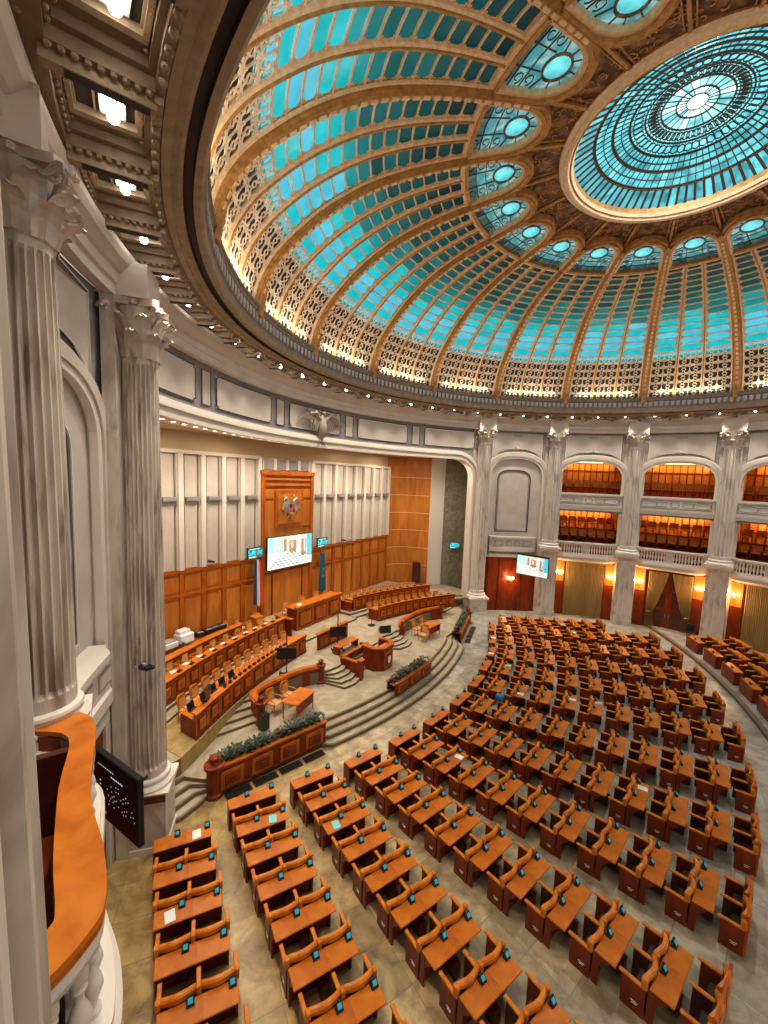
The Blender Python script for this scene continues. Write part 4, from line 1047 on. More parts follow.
for k in (-2, -1, 0, 5, 6, 7, 8, 9, 10, 11):
    t = thing('pillar', LBL[k], 'pillar', PILPOS.get(k, wp(k, 0, 0)), A0+k*DA)
    if k == -2:
        shaft_mb(3.0, 15.0, mt='marble_veined').build('shaft', t); m_ = MB(); m_.lathe([(.8, 0), (.8, 2.6), (.72, 3.0)], 'marble_pink', n=8); m_.build('pedestal', t); continue
    near = k in (-1, 0); sc_ = .78 if near else 1.0; low = k in (0, 5); zb = (1.7 if k == 0 else 1.25) if low else (6.6 if k == -1 else (5.6 if k != -2 else 6.6))
    zc = {-1: 13.95, 0: 13.6}.get(k, 13.85)
    shaft_mb(zb+.45, zc+.05, .60*sc_, .53*sc_, 'marble_veined' if near else 'marble').build('shaft', t)
    c_ = capital_mb(zc, 15.0, .50*sc_ if near else .43).build('capital', t) if near or cap_mesh is None else bpy.data.objects.new('capital', cap_mesh)
    if near: pass
    elif cap_mesh is None: cap_mesh = c_.data
    else: COL.objects.link(c_); c_.parent = t
    m_ = MB(); m_.lathe([(a_*sc_*.88, zb+b_) for a_, b_ in ((.90, .12), (.94, .2), (.86, .27), (.76, .30), (.76, .34), (.82, .38), (.80, .43), (.70, .46))], 'cream', n=32)
    m_.box((0, 0, zb+.06), (1.64*sc_, 1.64*sc_, .14), 'cream'); m_.build('base', t, smooth=True)
    m_ = MB(); 
    if low: m_.box((0, 0, zb/2), (1.4*sc_, 1.4*sc_, zb), 'marble_pink'); m_.box((0, 0, .09), (1.5*sc_, 1.5*sc_, .18), 'cream')
    else:
        m_.box((.18, 0, zb/2), (1.1, 1.32, zb), 'marble_pink'); m_.box((.18, 0, zb-.12), (1.3, 1.5, .22), 'cream'); m_.box((.18, 0, .2), (1.2, 1.42, .4), 'marble_pink')
        for y in (-.35, 0, .35): m_.box((-.38, y, zb/2), (.02, .06, zb-1.0), 'marble')
    m_.build('pedestal', t)
    m_ = MB(); m_.box((.52, 0, 7.5), (.30, 1.5 if not near else 1.2, 15.0), 'marble_pink'); m_.build('backing_pilaster', t)
    m_ = MB(); m_.box((.22, 0, 15.40), (1.45*sc_, 1.35*sc_, .80), 'plaster'); m_.build('entablature_block', t)
    if k == 0:
        m_ = MB(); m_.box((-.30, .66, zb+.0), (.55, .05, .20), 'wood_dark'); m_.build('dark_plate', t)
#@@PART4
# ------------------------------------------------------------ stage platforms
SH = .14
def carc(r, v0, v1, n_=16):                        # arc about the centre of the desk rows
    out = []
    for i in range(n_+1):
        v = v0+(v1-v0)*i/n_; out.append((29.8-math.sqrt(r*r-v*v), v))
    return out
def oarc(r, v0, v1, n_=14, c=-1.5):                # arc about the hall centre
    out = []
    for i in range(n_+1):
        v = v0+(v1-v0)*i/n_; out.append((c+math.sqrt(r*r-v*v), v))
    return out
BACKP = [(20.5, -12.2), (17.5, -16.2), (12.9, -15.6), (12.9, -13.4)]
BACKL = [(12.9, 13.4), (12.9, 15.6), (17.5, 16.2), (20.5, 12.2)]
stage = sroot('trim_2')                             # the stepped stage floor
def apron(d):
    r = 20.75-d
    f = [(12.45+d, 13.5), (11.95+d, 12.95), (11.78+d*.95, 12.2), (11.85+d*.9, 11.5), (11.95+d*.2, 11.2), (11.5, 9.7), (11.0, 7.9)]
    f += [(10.8+d*.6, 7.25-d*.4), (10.4+d*.9, 7.05-d*.4)]+carc(r, 6.9-d*.35, -5.2+d*.25)+[(10.0+d*.9, -5.65+d*.3), (10.45+d*.5, -5.9+d*.2)]
    f += [(10.95, -7.4), (11.55, -9.9), (12.0+d*.3, -10.9), (12.0+d*.8, -11.8), (12.35+d, -12.9), (12.6+d, -13.4)]
    return [W(*p)[:2] for p in f+[(12.9, -15.6), (17.5, -16.2), (20.6, -12.2), (20.6, 12.2), (17.5, 16.2), (12.9, 15.6)]]
for i in range(4):
    m_ = MB(); m_.prism(apron(.37*i), SH*i+.001, SH*(i+1)-.004, 'step_edge'); m_.prism(apron(.37*i+.09), SH*i+.002, SH*(i+1), 'carpet_step'); m_.build('apron_step', stage)
ZA = .56
# upper level, reached by steps left of the curved rail, in the middle, and on the right
def level(pts, z0, z1, name='platform'):
    m_ = MB(); m_.prism([W(*p)[:2] for p in pts], z0, z1-.03, 'step_edge', side='wood_top' if name == 'wooden_plinth' else 'step_edge'); m_.prism([W(*p)[:2] for p in pts], z1-.03, z1, 'carpet_step', side='step_edge'); return m_.build(name, stage)
BACK = [(20.6, -12.2), (20.6, 12.2)]
for i in range(5):
    z0, z1 = ZA+.12*i, ZA+.12*(i+1); d = .36*i
    L_ = [(13.3+d, 8.05-d*.35), (13.9+d*.95, 9.9-d*.55)] # steps between the plinth and the rail post
    mid_l = [(14.05, 7.35), (14.05, 6.0), (13.85, 4.8), (13.35, 4.1)]
    c_ = oarc(14.4+d, 3.9-d*.4, 1.5+d*.05, 6) if False else [(12.1+d*.8, 3.95-d*.25), (11.95+d*.85, 3.3-d*.2), (12.1+d*.9, 2.6), (12.45+d*.9, 2.2)]
    cr_ = [(12.9+d*.5, -1.2), (12.35+d*.85, -1.6), (12.15+d*.85, -2.3), (12.3+d*.8, -2.95+d*.1)]
    mid_r = [(13.2, -3.1), (13.6, -4.5), (13.5, -6.5), (13.1, -8.2)]
    R_ = [(13.3+d*.6, -8.6), (13.2+d*.6, -10.2), (13.2, -12.5), (13.0, -14.5)]
    pts = [(13.2, 14.0), (13.0, 11.5)]+[L_[1], L_[0]]+mid_l+c_+[(12.6+d*.5, 1.6), (12.6+d*.5, -.6)]+cr_+mid_r+R_+[(17.4, -16)]+BACK+[(17.4, 16)]
    level(pts, z0, z1)
ZB = 1.16
# wooden plinth carrying the left front bench row
pl = oarc(24.75, 10.7, 7.0, 12, -9.0); m_ = MB()
m_.prism([W(*p)[:2] for p in pl+[(16.2, 7.0), (15.2, 11.6), (13.0, 11.5)]], ZA, ZB+.02, 'curtain', side='curtain'); m_.build('bench_plinth', stage)
for i in range(2):
    d = .4*i; level(oarc(26.5+d, 12.3, 3.2, 8, -9.0)+[(20.6, 3.2), (20.6, 12.2)], ZB+.14*i, ZB+.14*(i+1))
    level([(20.6, -2.9), (20.6, -12.2)]+oarc(18.55+d, -12.3, -2.9, 8), ZB+.14*i, ZB+.14*(i+1))
level([(16.6, -2.9), (16.6, 3.1), (20.6, 3.1), (20.6, -2.9)], ZB, ZB+.12)
for i in range(4): level([(18.75+.2*i, -2.9), (18.75+.2*i, 3.1-.3*i), (20.6, 3.1-.3*i), (20.6, -2.9)], ZB+.12+.14*i, ZB+.12+.14*(i+1))
ZC = ZB+.28; ZP = ZB+.12

# ------------------------------------------------------------ stage furniture
def desk_arc(name, label, r, v0, v1, zf, h, depth, npan, group, c=-1.5, ends=True):
    t = thing(name, label, 'desk', (0, 0, 0), 0, group)
    n_ = 18
    def strip(m_, ra, rb, za, zb, mt, a=v0, b=v1, nn=n_):
        A, B = oarc(ra, a, b, nn, c), oarc(rb, a, b, nn, c)
        m_.grid([[W(*p, za), W(*q_, za), W(*q_, zb), W(*p, zb)] for p, q_ in zip(A, B)], mt, True)
        m_.poly([W(*A[0], za), W(*B[0], za), W(*B[0], zb), W(*A[0], zb)], mt); m_.poly([W(*A[-1], za), W(*B[-1], za), W(*B[-1], zb), W(*A[-1], zb)], mt)
    m_ = MB(); strip(m_, r, r+.08, zf, zf+h-.05, 'wood'); strip(m_, r-.04, r+.1, zf, zf+.14, 'wood_red'); strip(m_, r-.03, r+.1, zf+h-.14, zf+h-.05, 'wood_red'); m_.build('front_panel', t)
    m_ = MB(); strip(m_, r-.06, r+.24, zf+h-.05, zf+h, 'wood_top'); m_.build('ledge', t)
    m_ = MB(); strip(m_, r+.10, r+depth, zf+h-.30, zf+h-.25, 'wood_top'); m_.build('desktop', t)
    for e in (v0, v1):
        m_ = MB(); s = .05 if e > (v0+v1)/2 else -.05; strip(m_, r, r+depth, zf, zf+h-.26, 'wood_red', e-s, e, 1); m_.build('end_panel', t)
    for i in range(npan):
        a = v0+(v1-v0)*(i+.16)/npan; b = v0+(v1-v0)*(i+.84)/npan
        m_ = MB(); strip(m_, r-.035, r, zf+.22, zf+h-.22, 'wood_red', a, b, 2); d = (b-a)*.16; strip(m_, r-.06, r-.03, zf+.30, zf+h-.30, 'wood_top', a+d, b-d, 2); strip(m_, r-.07, r-.05, zf+.38, zf+h-.38, 'wood', a+d*2, b-d*2, 2)
        m_.build('carved_panel', t)
    return t
desk_arc('council_bench', 'long curved wooden bench desk, front row on the left of the stage, with carved panels', 24.85, 10.7, 2.9, ZB, 1.0, .85, 11, 'curved bench desks on the stage', c=-9.0)
desk_arc('council_bench', 'long curved wooden bench desk, second row on the left of the stage', 27.05, 11.4, 2.3, ZC, 1.0, .85, 12, 'curved bench desks on the stage', c=-9.0)
desk_arc('council_bench', 'long curved wooden bench desk, front row on the right of the stage', 17.1, -3.5, -9.8, ZB, 1.0, .85, 11, 'curved bench desks on the stage')
desk_arc('council_bench', 'long curved wooden bench desk, back row on the right of the stage', 19.2, -3.5, -10.1, ZC, 1.0, .85, 12, 'curved bench desks on the stage')
desk_arc('council_bench', 'short wooden bench desk holding the white printer by the stage wall on the left', 28.4, 10.2, 4.4, ZC, 1.0, .8, 6, 'curved bench desks on the stage', c=-9.0)

def armchair():
    t = thing('armchair', 'x', 'chair'); m_ = MB()
    m_.bbox((0, 0, .46), (.50, .50, .10), 'cushion', .03); m_.build('seat', t)
    m_ = MB(); rows = []
    for z, w_, y in ((.50, .20, .22), (.70, .24, .25), (.95, .25, .28), (1.05, .20, .30)):
        rows.append([(-w_, y-.03, z), (0, y+.03, z), (w_, y-.03, z), (w_, y+.02, z), (0, y+.08, z), (-w_, y+.02, z)])
    m_.grid(rows, 'wood_chair', True); m_.poly(rows[-1], 'wood_chair'); m_.build('backrest', t)
    m_ = MB(); m_.add([(-.17, .19, .56), (.17, .19, .56), (.18, .225, .95), (-.18, .225, .95)], [[0, 1, 2, 3]], 'cushion'); m_.build('back_cushion', t)
    for s in (-1, 1):
        m_ = MB(); m_.tube([(s*.27, -.22, 0), (s*.27, -.22, .45), (s*.27, -.2, .66), (s*.27, .0, .70), (s*.26, .24, .68)], .025, 'wood_chair', 5); m_.build('armrest', t)
        m_ = MB(); m_.tube([(s*.22, .24, 0), (s*.22, .22, .5), (s*.20, .28, .9)], .022, 'wood_chair', 5); m_.build('leg', t)
    return t
ch0 = armchair(); chk = kidmap(); first = [True]
def put_chair(u, v, z, yaw, label, group):
    if first[0]: o = ch0; first[0] = False
    else: o = copy_tree(ch0, None, chk)
    o.location = W(u, v, z); o.scale = (1, 1, .92); o.rotation_euler = (0, 0, yaw)       # local -y is the sitter's gaze
    o['label'] = label; o['group'] = group; return o
def yaw_to(u, v, tu, tv):
    d = Vector(W(tu, tv))-Vector(W(u, v)); return math.atan2(d.y, d.x)+PI/2
def row_chairs(r, v0, v1, n_, z, lab, c=-1.5, group='orange armchairs on the stage'):
    for i in range(n_):
        v = v0+(v1-v0)*i/(n_-1); u = c+math.sqrt(r*r-v*v)
        put_chair(u, v, z, yaw_to(u, v, c, 0), lab % ORD[i], group)
row_chairs(25.95, 10.1, 3.3, 11, ZB, 'orange wooden armchair, %s from left, behind the front left curved bench', c=-9.0)
row_chairs(28.15, 9.9, 3.0, 9, ZC, 'orange wooden armchair, %s from left, behind the second left curved bench', c=-9.0)
row_chairs(18.05, -3.9, -9.5, 11, ZB, 'orange wooden armchair, %s from left, behind the front right curved bench')
row_chairs(20.15, -3.9, -9.8, 11, ZC, 'orange wooden armchair, %s from left, behind the back right curved bench')
for i, v in enumerate((4.6, 3.9)): put_chair(19.85, v, ZC, yaw_to(20, v, 0, 0)+.2, 'orange armchair beside the white printer, %s of the pair' % ('left' if i == 0 else 'right'), 'chairs by the printer')

# presidential table
t = thing('president_table', 'large panelled wooden table in front of the portal, with a lower wing at its left', 'desk', W(17.75, -.85, ZP), RZB+.02)
m_ = MB(); m_.bbox((0, .35, .66), (4.2, .08, 1.32), 'wood', .01); m_.bbox((-2.06, .75, .64), (.08, .8, 1.28), 'wood_red', .01); m_.bbox((2.06, .75, .64), (.08, .8, 1.28), 'wood_red', .01); m_.build('body', t)
m_ = MB(); m_.bbox((0, .8, 1.36), (4.4, 1.0, .07), 'wood_top', .02); m_.bbox((0, .38, 1.46), (4.4, .3, .05), 'wood_top', .02); m_.box((0, .5, 1.41), (4.3, .04, .1), 'wood'); m_.build('tabletop', t)
for i in range(3):
    x = -1.4+i*1.4; m_ = MB(); m_.box((x, .29, .68), (1.15, .05, 1.0), 'wood_red'); m_.box((x, .255, .68), (.9, .04, .78), 'wood'); m_.build('panel', t)
m_ = MB(); m_.bbox((-2.95, .55, .55), (.12, 1.3, 1.0), 'wood_red', .02); m_.bbox((-2.95, .55, 1.08), (.26, 1.4, .06), 'wood', .02); m_.build('side_wing', t)
m_ = MB(); m_.bbox((2.45, .1, .4), (.10, .9, .8), 'wood_red', .02); m_.bbox((2.45, .1, .83), (.2, 1.0, .06), 'wood', .02); m_.build('side_wing', t)
for i, v in enumerate((.7, -.8, -2.1)): put_chair(19.4, v, ZP+.5, yaw_to(19.35, v, 0, v), 'tall orange armchair at the presidential table, %s' % ['left', 'middle', 'right'][i], 'armchairs at the presidential table')
def paper(loc, rz, w_, h_, label, mt='white_paper'):
    m_ = MB(); m_.box((0, 0, .004), (w_, h_, .008), mt); o = m_.build('paper_sheet', None); o.location = loc; o.rotation_euler = (0, 0, rz); return tag(o, label, 'paper', 'loose papers')
paper(W(18.5, .6, ZP+1.405), .3, .3, .42, 'white papers at the left end of the presidential table')

# rostrum with the white shield, and the stenographers' bench behind it
t = thing('rostrum', 'red-brown wooden speaker rostrum with a small white shield on its front', 'lectern', W(12.25, .85, ZA), RZB)
m_ = MB(); hexa = [(-.72, .55), (-.78, -.2), (-.45, -.62), (.45, -.62), (.78, -.2), (.72, .55)]
inner = [(x*.82, y*.8) for x, y in hexa]
for (a, b), (c_, d_) in zip(zip(hexa, hexa[1:]), zip(inner, inner[1:])):
    m_.add([(a[0], a[1], 0), (b[0], b[1], 0), (d_[0], d_[1], 0), (c_[0], c_[1], 0), (a[0], a[1], 1.2), (b[0], b[1], 1.2), (d_[0], d_[1], 1.2), (c_[0], c_[1], 1.2)], [[0, 1, 5, 4], [2, 3, 7, 6], [4, 5, 6, 7], [1, 2, 6, 5], [3, 0, 4, 7]], 'wood_red')
m_.build('body', t)
m_ = MB()
for (a, b) in zip(hexa, hexa[1:]):
    s = 1.08; q_ = .72; m_.prism([(a[0]*s, a[1]*s), (b[0]*s, b[1]*s), (b[0]*q_, b[1]*q_), (a[0]*q_, a[1]*q_)], 1.2, 1.28, 'wood')
m_.box((0, -.3, 1.12), (1.0, .4, .04), 'wood_top', rx=.2); m_.build('top_rail', t)
m_ = MB(); m_.box((0, -.64, .55), (.8, .03, .85), 'wood'); m_.box((0, -.66, .55), (.62, .03, .66), 'wood_red'); m_.build('front_panel', t)
m_ = MB(); m_.add([(-.14, -.70, .72), (.14, -.70, .72), (.15, -.70, .5), (.08, -.70, .36), (0, -.70, .3), (-.08, -.70, .36), (-.15, -.70, .5)], [list(range(7))], 'white_paper'); m_.build('shield_emblem', t)
m_ = MB(); m_.tube([(.1, -.3, 1.15), (.12, -.38, 1.45), (.1, -.5, 1.52)], .012, 'black', 5); m_.build('microphone', t)
t = thing('clerk_bench', 'low red wooden parapet with a narrow desk between the two stage stair flights', 'desk', W(13.35, 1.1, ZA), RZB)
m_ = MB(); m_.bbox((-.5, 0, .42), (2.3, .12, .84), 'wood_red', .02); m_.bbox((-1.6, -.6, .42), (.12, 1.2, .84), 'wood_red', .02); m_.bbox((.6, .0, .42), (.12, .9, .84), 'wood_red', .02); m_.build('parapet', t)
m_ = MB(); m_.bbox((-.5, 0, .87), (2.45, .22, .06), 'wood', .02); m_.bbox((-1.6, -.6, .87), (.22, 1.35, .06), 'wood', .02); m_.build('coping', t)
m_ = MB(); m_.bbox((-.3, .75, 1.05), (1.7, .5, .06), 'wood_top', .02); m_.box((-1.1, .75, .8), (.06, .45, .5), 'wood_red'); m_.box((.5, .75, .8), (.06, .45, .5), 'wood_red'); m_.build('desk', t)
for sx in (-1.6,):
    m_ = MB(); m_.bbox((sx, -1.25, .5), (.26, .26, 1.0), 'wood_red', .02); m_.bbox((sx, -1.25, 1.03), (.32, .32, .06), 'wood', .02); m_.build('post', t)
m_ = MB(); m_.bbox((0, 0, .45), (2.6, .12, .9), 'wood_red', .02); m_.bbox((0, 0, .93), (2.75, .24, .07), 'wood', .02)
for x in (-.85, 0, .85): m_.box((x, -.07, .45), (.62, .03, .55), 'wood')
o = m_.build('stage_parapet', None); o.location = W(15.3, 1.1, ZB); o.rotation_euler = (0, 0, RZB); tag(o, 'low red wooden parapet standing in front of the presidential table steps', 'parapet')

# curved rails with a newel post, each sheltering a small table
def curved_rail(pts, label, z, post):
    t = thing('curved_rail', label, 'railing', (0, 0, 0))
    P_ = cr_spline([tuple(p) for p in pts], 6)
    def off(i, d):
        a, b = P_[max(i-1, 0)], P_[min(i+1, len(P_)-1)]; tx, ty = b[0]-a[0], b[1]-a[1]; L_ = math.hypot(tx, ty); return (P_[i][0]-ty/L_*d, P_[i][1]+tx/L_*d)
    def strip(m_, d0, d1, za, zb, mt): m_.grid([[W(*off(i, d0), za), W(*off(i, d1), za), W(*off(i, d1), zb), W(*off(i, d0), zb)] for i in range(len(P_))], mt, True)
    m_ = MB(); strip(m_, -.09, .09, z, z+.80, 'wood_red'); m_.build('curved_panel', t)
    m_ = MB(); strip(m_, -.17, .17, z+.80, z+.88, 'wood'); strip(m_, -.12, .12, z+.88, z+.93, 'wood'); m_.build('handrail', t)
    for e, nm in ((P_[0], 'newel_post'), (P_[-1], 'newel_post')):
        m_ = MB(); m_.lathe([(.22, 0), (.22, .1), (.18, .14), (.18, .82), (.24, .85), (.24, .94), (.11, .96), (.07, 1.0), (.13, 1.08), (.13, 1.14), (.07, 1.2), (.01, 1.22)], 'wood_red', c=W(e[0], e[1], z), n=16); m_.build(nm, t, smooth=True)
    return t
curved_rail([(13.15, 8.05), (14.0, 7.75), (14.2, 7.0), (14.15, 6.0), (13.95, 4.9), (13.5, 4.1)], 'curved red wooden rail with round newel posts around the small table on the left', ZA, 0)
curved_rail([(13.1, -3.0), (13.6, -3.7), (13.8, -5.2), (13.6, -6.8), (12.95, -8.3)], 'curved red wooden rail around the small table on the right of the stage', ZA, 0)
def small_table(u, v, yaw, label):
    t = thing('small_table', label, 'table', W(u, v, ZA), yaw)
    m_ = MB(); m_.bbox((0, 0, .77), (1.35, .8, .05), 'wood_top', .015); m_.build('tabletop', t)
    m_ = MB(); m_.box((0, -.33, .50), (1.15, .03, .42), 'wood_red'); m_.build('modesty_panel', t)
    for sx in (-1, 1):
        for sy in (-1, 1):
            m_ = MB(); m_.tube([(sx*.6, sy*.33, 0), (sx*.6, sy*.33, .75)], [.025, .035], 'wood', 6); m_.build('leg', t)
    return t
small_table(12.45, 6.65, RZB+.18, 'small pale-topped wooden table inside the left curved rail')
small_table(11.95, -4.75, RZB-.12, 'small wooden table inside the right curved rail')
for i, v in enumerate((7.15, 6.35)): put_chair(13.35, v, ZA, RZB+.15, 'orange armchair at the table inside the left curved rail, %s one' % ['left', 'right'][i], 'chairs at the small stage tables')
for i, (u, v, a) in enumerate(((12.75, -4.3, 0), (12.7, -5.3, 0), (11.9, -3.7, -1.5))): put_chair(u, v, ZA, RZB+a, 'orange armchair around the table inside the right curved rail, %s' % ['left rear', 'right rear', 'left side'][i], 'chairs at the small stage tables')

# planters with their shrubs
def shrub(seed):
    rnd = random.Random(seed); m_ = MB()
    for i in range(60):
        a = rnd.random()*2*PI; e = .25+rnd.random()*1.0; r = .10+rnd.random()*.13
        p = Vector((r*math.cos(a)*math.cos(e*.6), r*math.sin(a)*math.cos(e*.6), .05+.28*math.sin(e)*rnd.random()+.05))
        d = Vector((math.cos(a), math.sin(a), .4+rnd.random())).normalized(); s = Vector((-math.sin(a), math.cos(a), 0))*(.018+.012*rnd.random()); L_ = .07+.07*rnd.random()
        m_.add([p, p+d*L_*.5+s*1.6, p+d*L_, p+d*L_*.5-s*1.6], [[0, 1, 2, 3]], 'leaf')
    m_.lathe([(.05, 0), (.07, .08), (.03, .1)], 'leaf', n=6); return m_
shr = [shrub(s).build('foliage').data for s in range(3)]
for o in [o for o in bpy.data.objects if o.name.startswith('foliage')]: bpy.data.objects.remove(o)
def planter(p0, p1, h, width, z, label, npan, nshrub, lab2, posts, bare=()):
    t = thing('planter_parapet', label, 'planter', (0, 0, 0)); A, B = Vector(W(*p0)), Vector(W(*p1)); d = (B-A); L_ = d.length; rz = math.atan2(d.y, d.x); mid = (A+B)/2
    nrm = Vector((-d.y, d.x, 0)).normalized()
    if nrm.dot(Vector((U.x, U.y, 0))) > 0: nrm = -nrm   # towards the audience
    def bx(m_, x, y, zc, sx, sy, sz_, mt): p = mid+d.normalized()*x-nrm*y; m_.bbox((p.x, p.y, zc), (sx, sy, sz_), mt, .015, rz=rz)
    m_ = MB(); bx(m_, 0, 0, z+h/2, L_, .10, h, 'wood_red'); bx(m_, 0, width, z+h/2, L_, .08, h, 'wood_red'); bx(m_, 0, width/2, z+h-.12, L_-.05, width, .06, 'wood_dark'); bx(m_, 0, -.03, z+.08, L_, .1, .16, 'wood_dark'); m_.build('box', t)
    m_ = MB(); bx(m_, 0, -.02, z+h, L_+.1, .18, .08, 'wood'); bx(m_, 0, width, z+h, L_+.1, .14, .08, 'wood'); m_.build('coping', t)
    for i in range(npan):
        x = -L_/2+L_*(i+.5)/npan; w_ = L_/npan
        m_ = MB(); bx(m_, x, -.07, z+h*.5, w_*.74, .05, h*.62, 'wood'); bx(m_, x, -.10, z+h*.5, w_*.5, .05, h*.40, 'wood_red'); bx(m_, x, -.125, z+h*.5, w_*.2, .04, h*.16, 'wood_dark'); m_.build('carved_panel', t)
    for x in posts:
        p = mid+d.normalized()*(x*L_/2)-nrm*.1
        m_ = MB(); m_.lathe([(.30, 0), (.30, .1), (.24, .15), (.24, h), (.33, h+.03), (.33, h+.12), (.12, h+.15), (.09, h+.2), (.16, h+.3), (.16, h+.36), (.09, h+.43), (.01, h+.45)], 'wood_red', c=(p.x, p.y, z), n=16); m_.build('newel_post', t, smooth=True)
    for i in range(nshrub):
        x = -L_/2+L_*(i+.7)/(nshrub+.4); f = (i+.7)/(nshrub+.4)
        if any(a < f < b for a, b in bare): continue
        g = thing('potted_shrub', lab2 % ORD[i % 20], 'plant', tuple(mid+d.normalized()*x-nrm*width*.5+Vector((0, 0, z+h-.09))), i*1.3, 'dark green shrubs in the stage planters')
        o = bpy.data.objects.new('foliage', shr[i % 3]); COL.objects.link(o); o.parent = g; o.scale = (1.25, 1.25, .85+.15*((i*7) % 3))
        m_ = MB(); m_.lathe([(.07, 0), (.10, .10), (.10, .12)], 'black', n=8); m_.build('pot', g)
planter((11.8, 11.05), (10.65, 6.95), 1.0, .55, .0, 'long red panelled planter wall with a ball-topped post at its left end', 4, 16, 'dark green shrub, %s from left in the long front planter', (-1,), bare=((.47, .58),))
planter((9.95, 2.75), (9.75, -.55), .62, .5, .36, 'short red planter box at the middle of the front steps', 3, 8, 'dark green shrub, %s from left in the middle planter', ())
planter((10.35, -6.0), (11.35, -10.1), .75, .5, .0, 'red planter box at the right end of the front steps', 4, 9, 'dark green shrub, %s from left in the right planter', (1,))
def vent(p0, p1, n_, lab):
    A, B = Vector(W(*p0)), Vector(W(*p1)); d = (B-A)/n_; rz = math.atan2(d.y, d.x)
    for i in range(n_):
        p = A+d*(i+.5); t = thing('floor_grille', lab % ORD[i], 'grille', (p.x, p.y, 0), rz, 'black floor grilles')
        m_ = MB(); m_.box((0, 0, .008), (d.length*.92, .40, .016), 'brass'); m_.build('frame', t)
        m_ = MB(); m_.box((0, 0, .013), (d.length*.88, .36, .018), 'black'); 
        for j in range(8): m_.box((0, -.155+j*.044, .024), (d.length*.86, .012, .008), 'soffit_dark')
        m_.build('slats', t)
vent((11.5, 10.95), (10.35, 7.3), 4, 'black floor grille in front of the long planter, %s from left')
vent((9.95, -6.3), (10.75, -9.6), 4, 'black floor grille in front of the right planter, %s from left')

# monitors on stands, wedge speaker, cameras, printer, laptops
def tv_stand(u, v, z, yaw, label):
    t = thing('television_stand', label, 'screen', W(u, v, z), yaw)
    m_ = MB(); m_.bbox((0, 0, 1.05), (.90, .07, .58), 'black', .01); m_.build('television', t)
    m_ = MB(); m_.tube([(0, .08, .03), (0, .08, 1.95)], .03, 'black', 6); m_.box((0, .05, 1.05), (.3, .08, .3), 'black'); m_.build('pole', t)
    m_ = MB(); m_.box((-.3, 0, .03), (.06, .6, .05), 'black'); m_.box((.3, 0, .03), (.06, .6, .05), 'black'); m_.box((0, .08, .03), (.66, .06, .05), 'black'); m_.build('foot', t)
tv_stand(14.62, 5.3, ZB, RZB-.8, 'black television on a tall stand before the left curved benches')
tv_stand(14.45, 1.7, ZB, RZB-.7, 'black television on a tall stand in front of the presidential table')
t = thing('music_stand', 'thin black microphone stand in front of the right curved benches', 'stand', W(15.2, -2.6, ZB)); m_ = MB(); m_.tube([(0, 0, .02), (0, 0, 1.9)], .018, 'black', 6); m_.build('pole', t); m_ = MB(); m_.lathe([(.25, 0), (.25, .03), (.05, .05)], 'black', n=12); m_.build('foot', t)
t = thing('floor_speaker', 'black wedge monitor speaker on the stage floor right of centre', 'speaker', W(13.9, -2.2, ZB), RZB+2.4)
m_ = MB(); m_.add([(-.35, -.28, 0), (.35, -.28, 0), (.35, .28, 0), (-.35, .28, 0), (-.35, -.2, .18), (.35, -.2, .18), (.35, .2, .46), (-.35, .2, .46)], [[3, 2, 1, 0], [4, 5, 6, 7], [0, 1, 5, 4], [1, 2, 6, 5], [2, 3, 7, 6], [3, 0, 4, 7]], 'black'); m_.build('cabinet', t)
m_ = MB(); m_.add([(-.31, -.17, .205), (.31, -.17, .205), (.31, .18, .45), (-.31, .18, .45)], [[0, 1, 2, 3]], 'grey_plastic'); m_.build('grille', t)
t = thing('floor_speaker', 'black upright speaker box in front of the left curved rail', 'speaker', W(12.75, 8.25, ZA), RZB)
m_ = MB(); m_.bbox((0, 0, .35), (.34, .32, .66), 'black', .02); m_.build('cabinet', t); m_ = MB(); m_.tube([(0, .08, .66), (0, .08, 1.25)], .015, 'black', 5); m_.build('antenna', t)
t = thing('printer', 'white office printer standing on the bench by the left stage wall', 'printer', W(19.75, 7.3, ZC+.76), RZB+.1)
m_ = MB(); m_.bbox((0, 0, .22), (.75, .6, .44), 'white_paper', .04); m_.build('body', t); m_ = MB(); m_.bbox((0, .1, .52), (.6, .4, .18), 'white_paper', .04); m_.build('scanner_lid', t); m_ = MB(); m_.bbox((-.1, -.42, .14), (.5, .35, .10), 'grey_plastic', .02); m_.build('paper_tray', t)
t = thing('copier', 'second smaller white machine left of the printer', 'printer', W(19.6, 8.15, ZC+.76), RZB+.1)
m_ = MB(); m_.bbox((0, 0, .14), (.7, .55, .28), 'white_paper', .04); m_.build('body', t); m_ = MB(); m_.bbox((0, 0, .32), (.5, .4, .08), 'grey_plastic', .02); m_.build('lid', t)
for i, (u, v) in enumerate(((19.8, 6.45), (19.85, 5.95), (19.9, 5.5), (19.9, 5.08))):
    t = thing('mixing_console', 'black equipment on the bench right of the printer, %s piece' % ORD[i], 'equipment', W(u, v, ZC+.76), RZB, 'black equipment beside the printer')
    m_ = MB(); m_.bbox((0, 0, .10), (.42, .4, .2+.05*(i % 2)), 'black', .02); m_.build('casing', t); m_ = MB(); m_.box((0, -.1, .23), (.3, .1, .02), 'grey_plastic'); m_.build('controls', t)
def laptop(u, v, z, yaw, lab):
    t = thing('laptop', lab, 'laptop', W(u, v, z), yaw, 'laptops on the front left curved bench')
    m_ = MB(); m_.bbox((0, 0, .015), (.38, .27, .03), 'black', .005); m_.build('base', t)
    m_ = MB(); m_.box((0, -.17, .15), (.38, .02, .28), 'black', rx=.25); m_.build('screen', t)
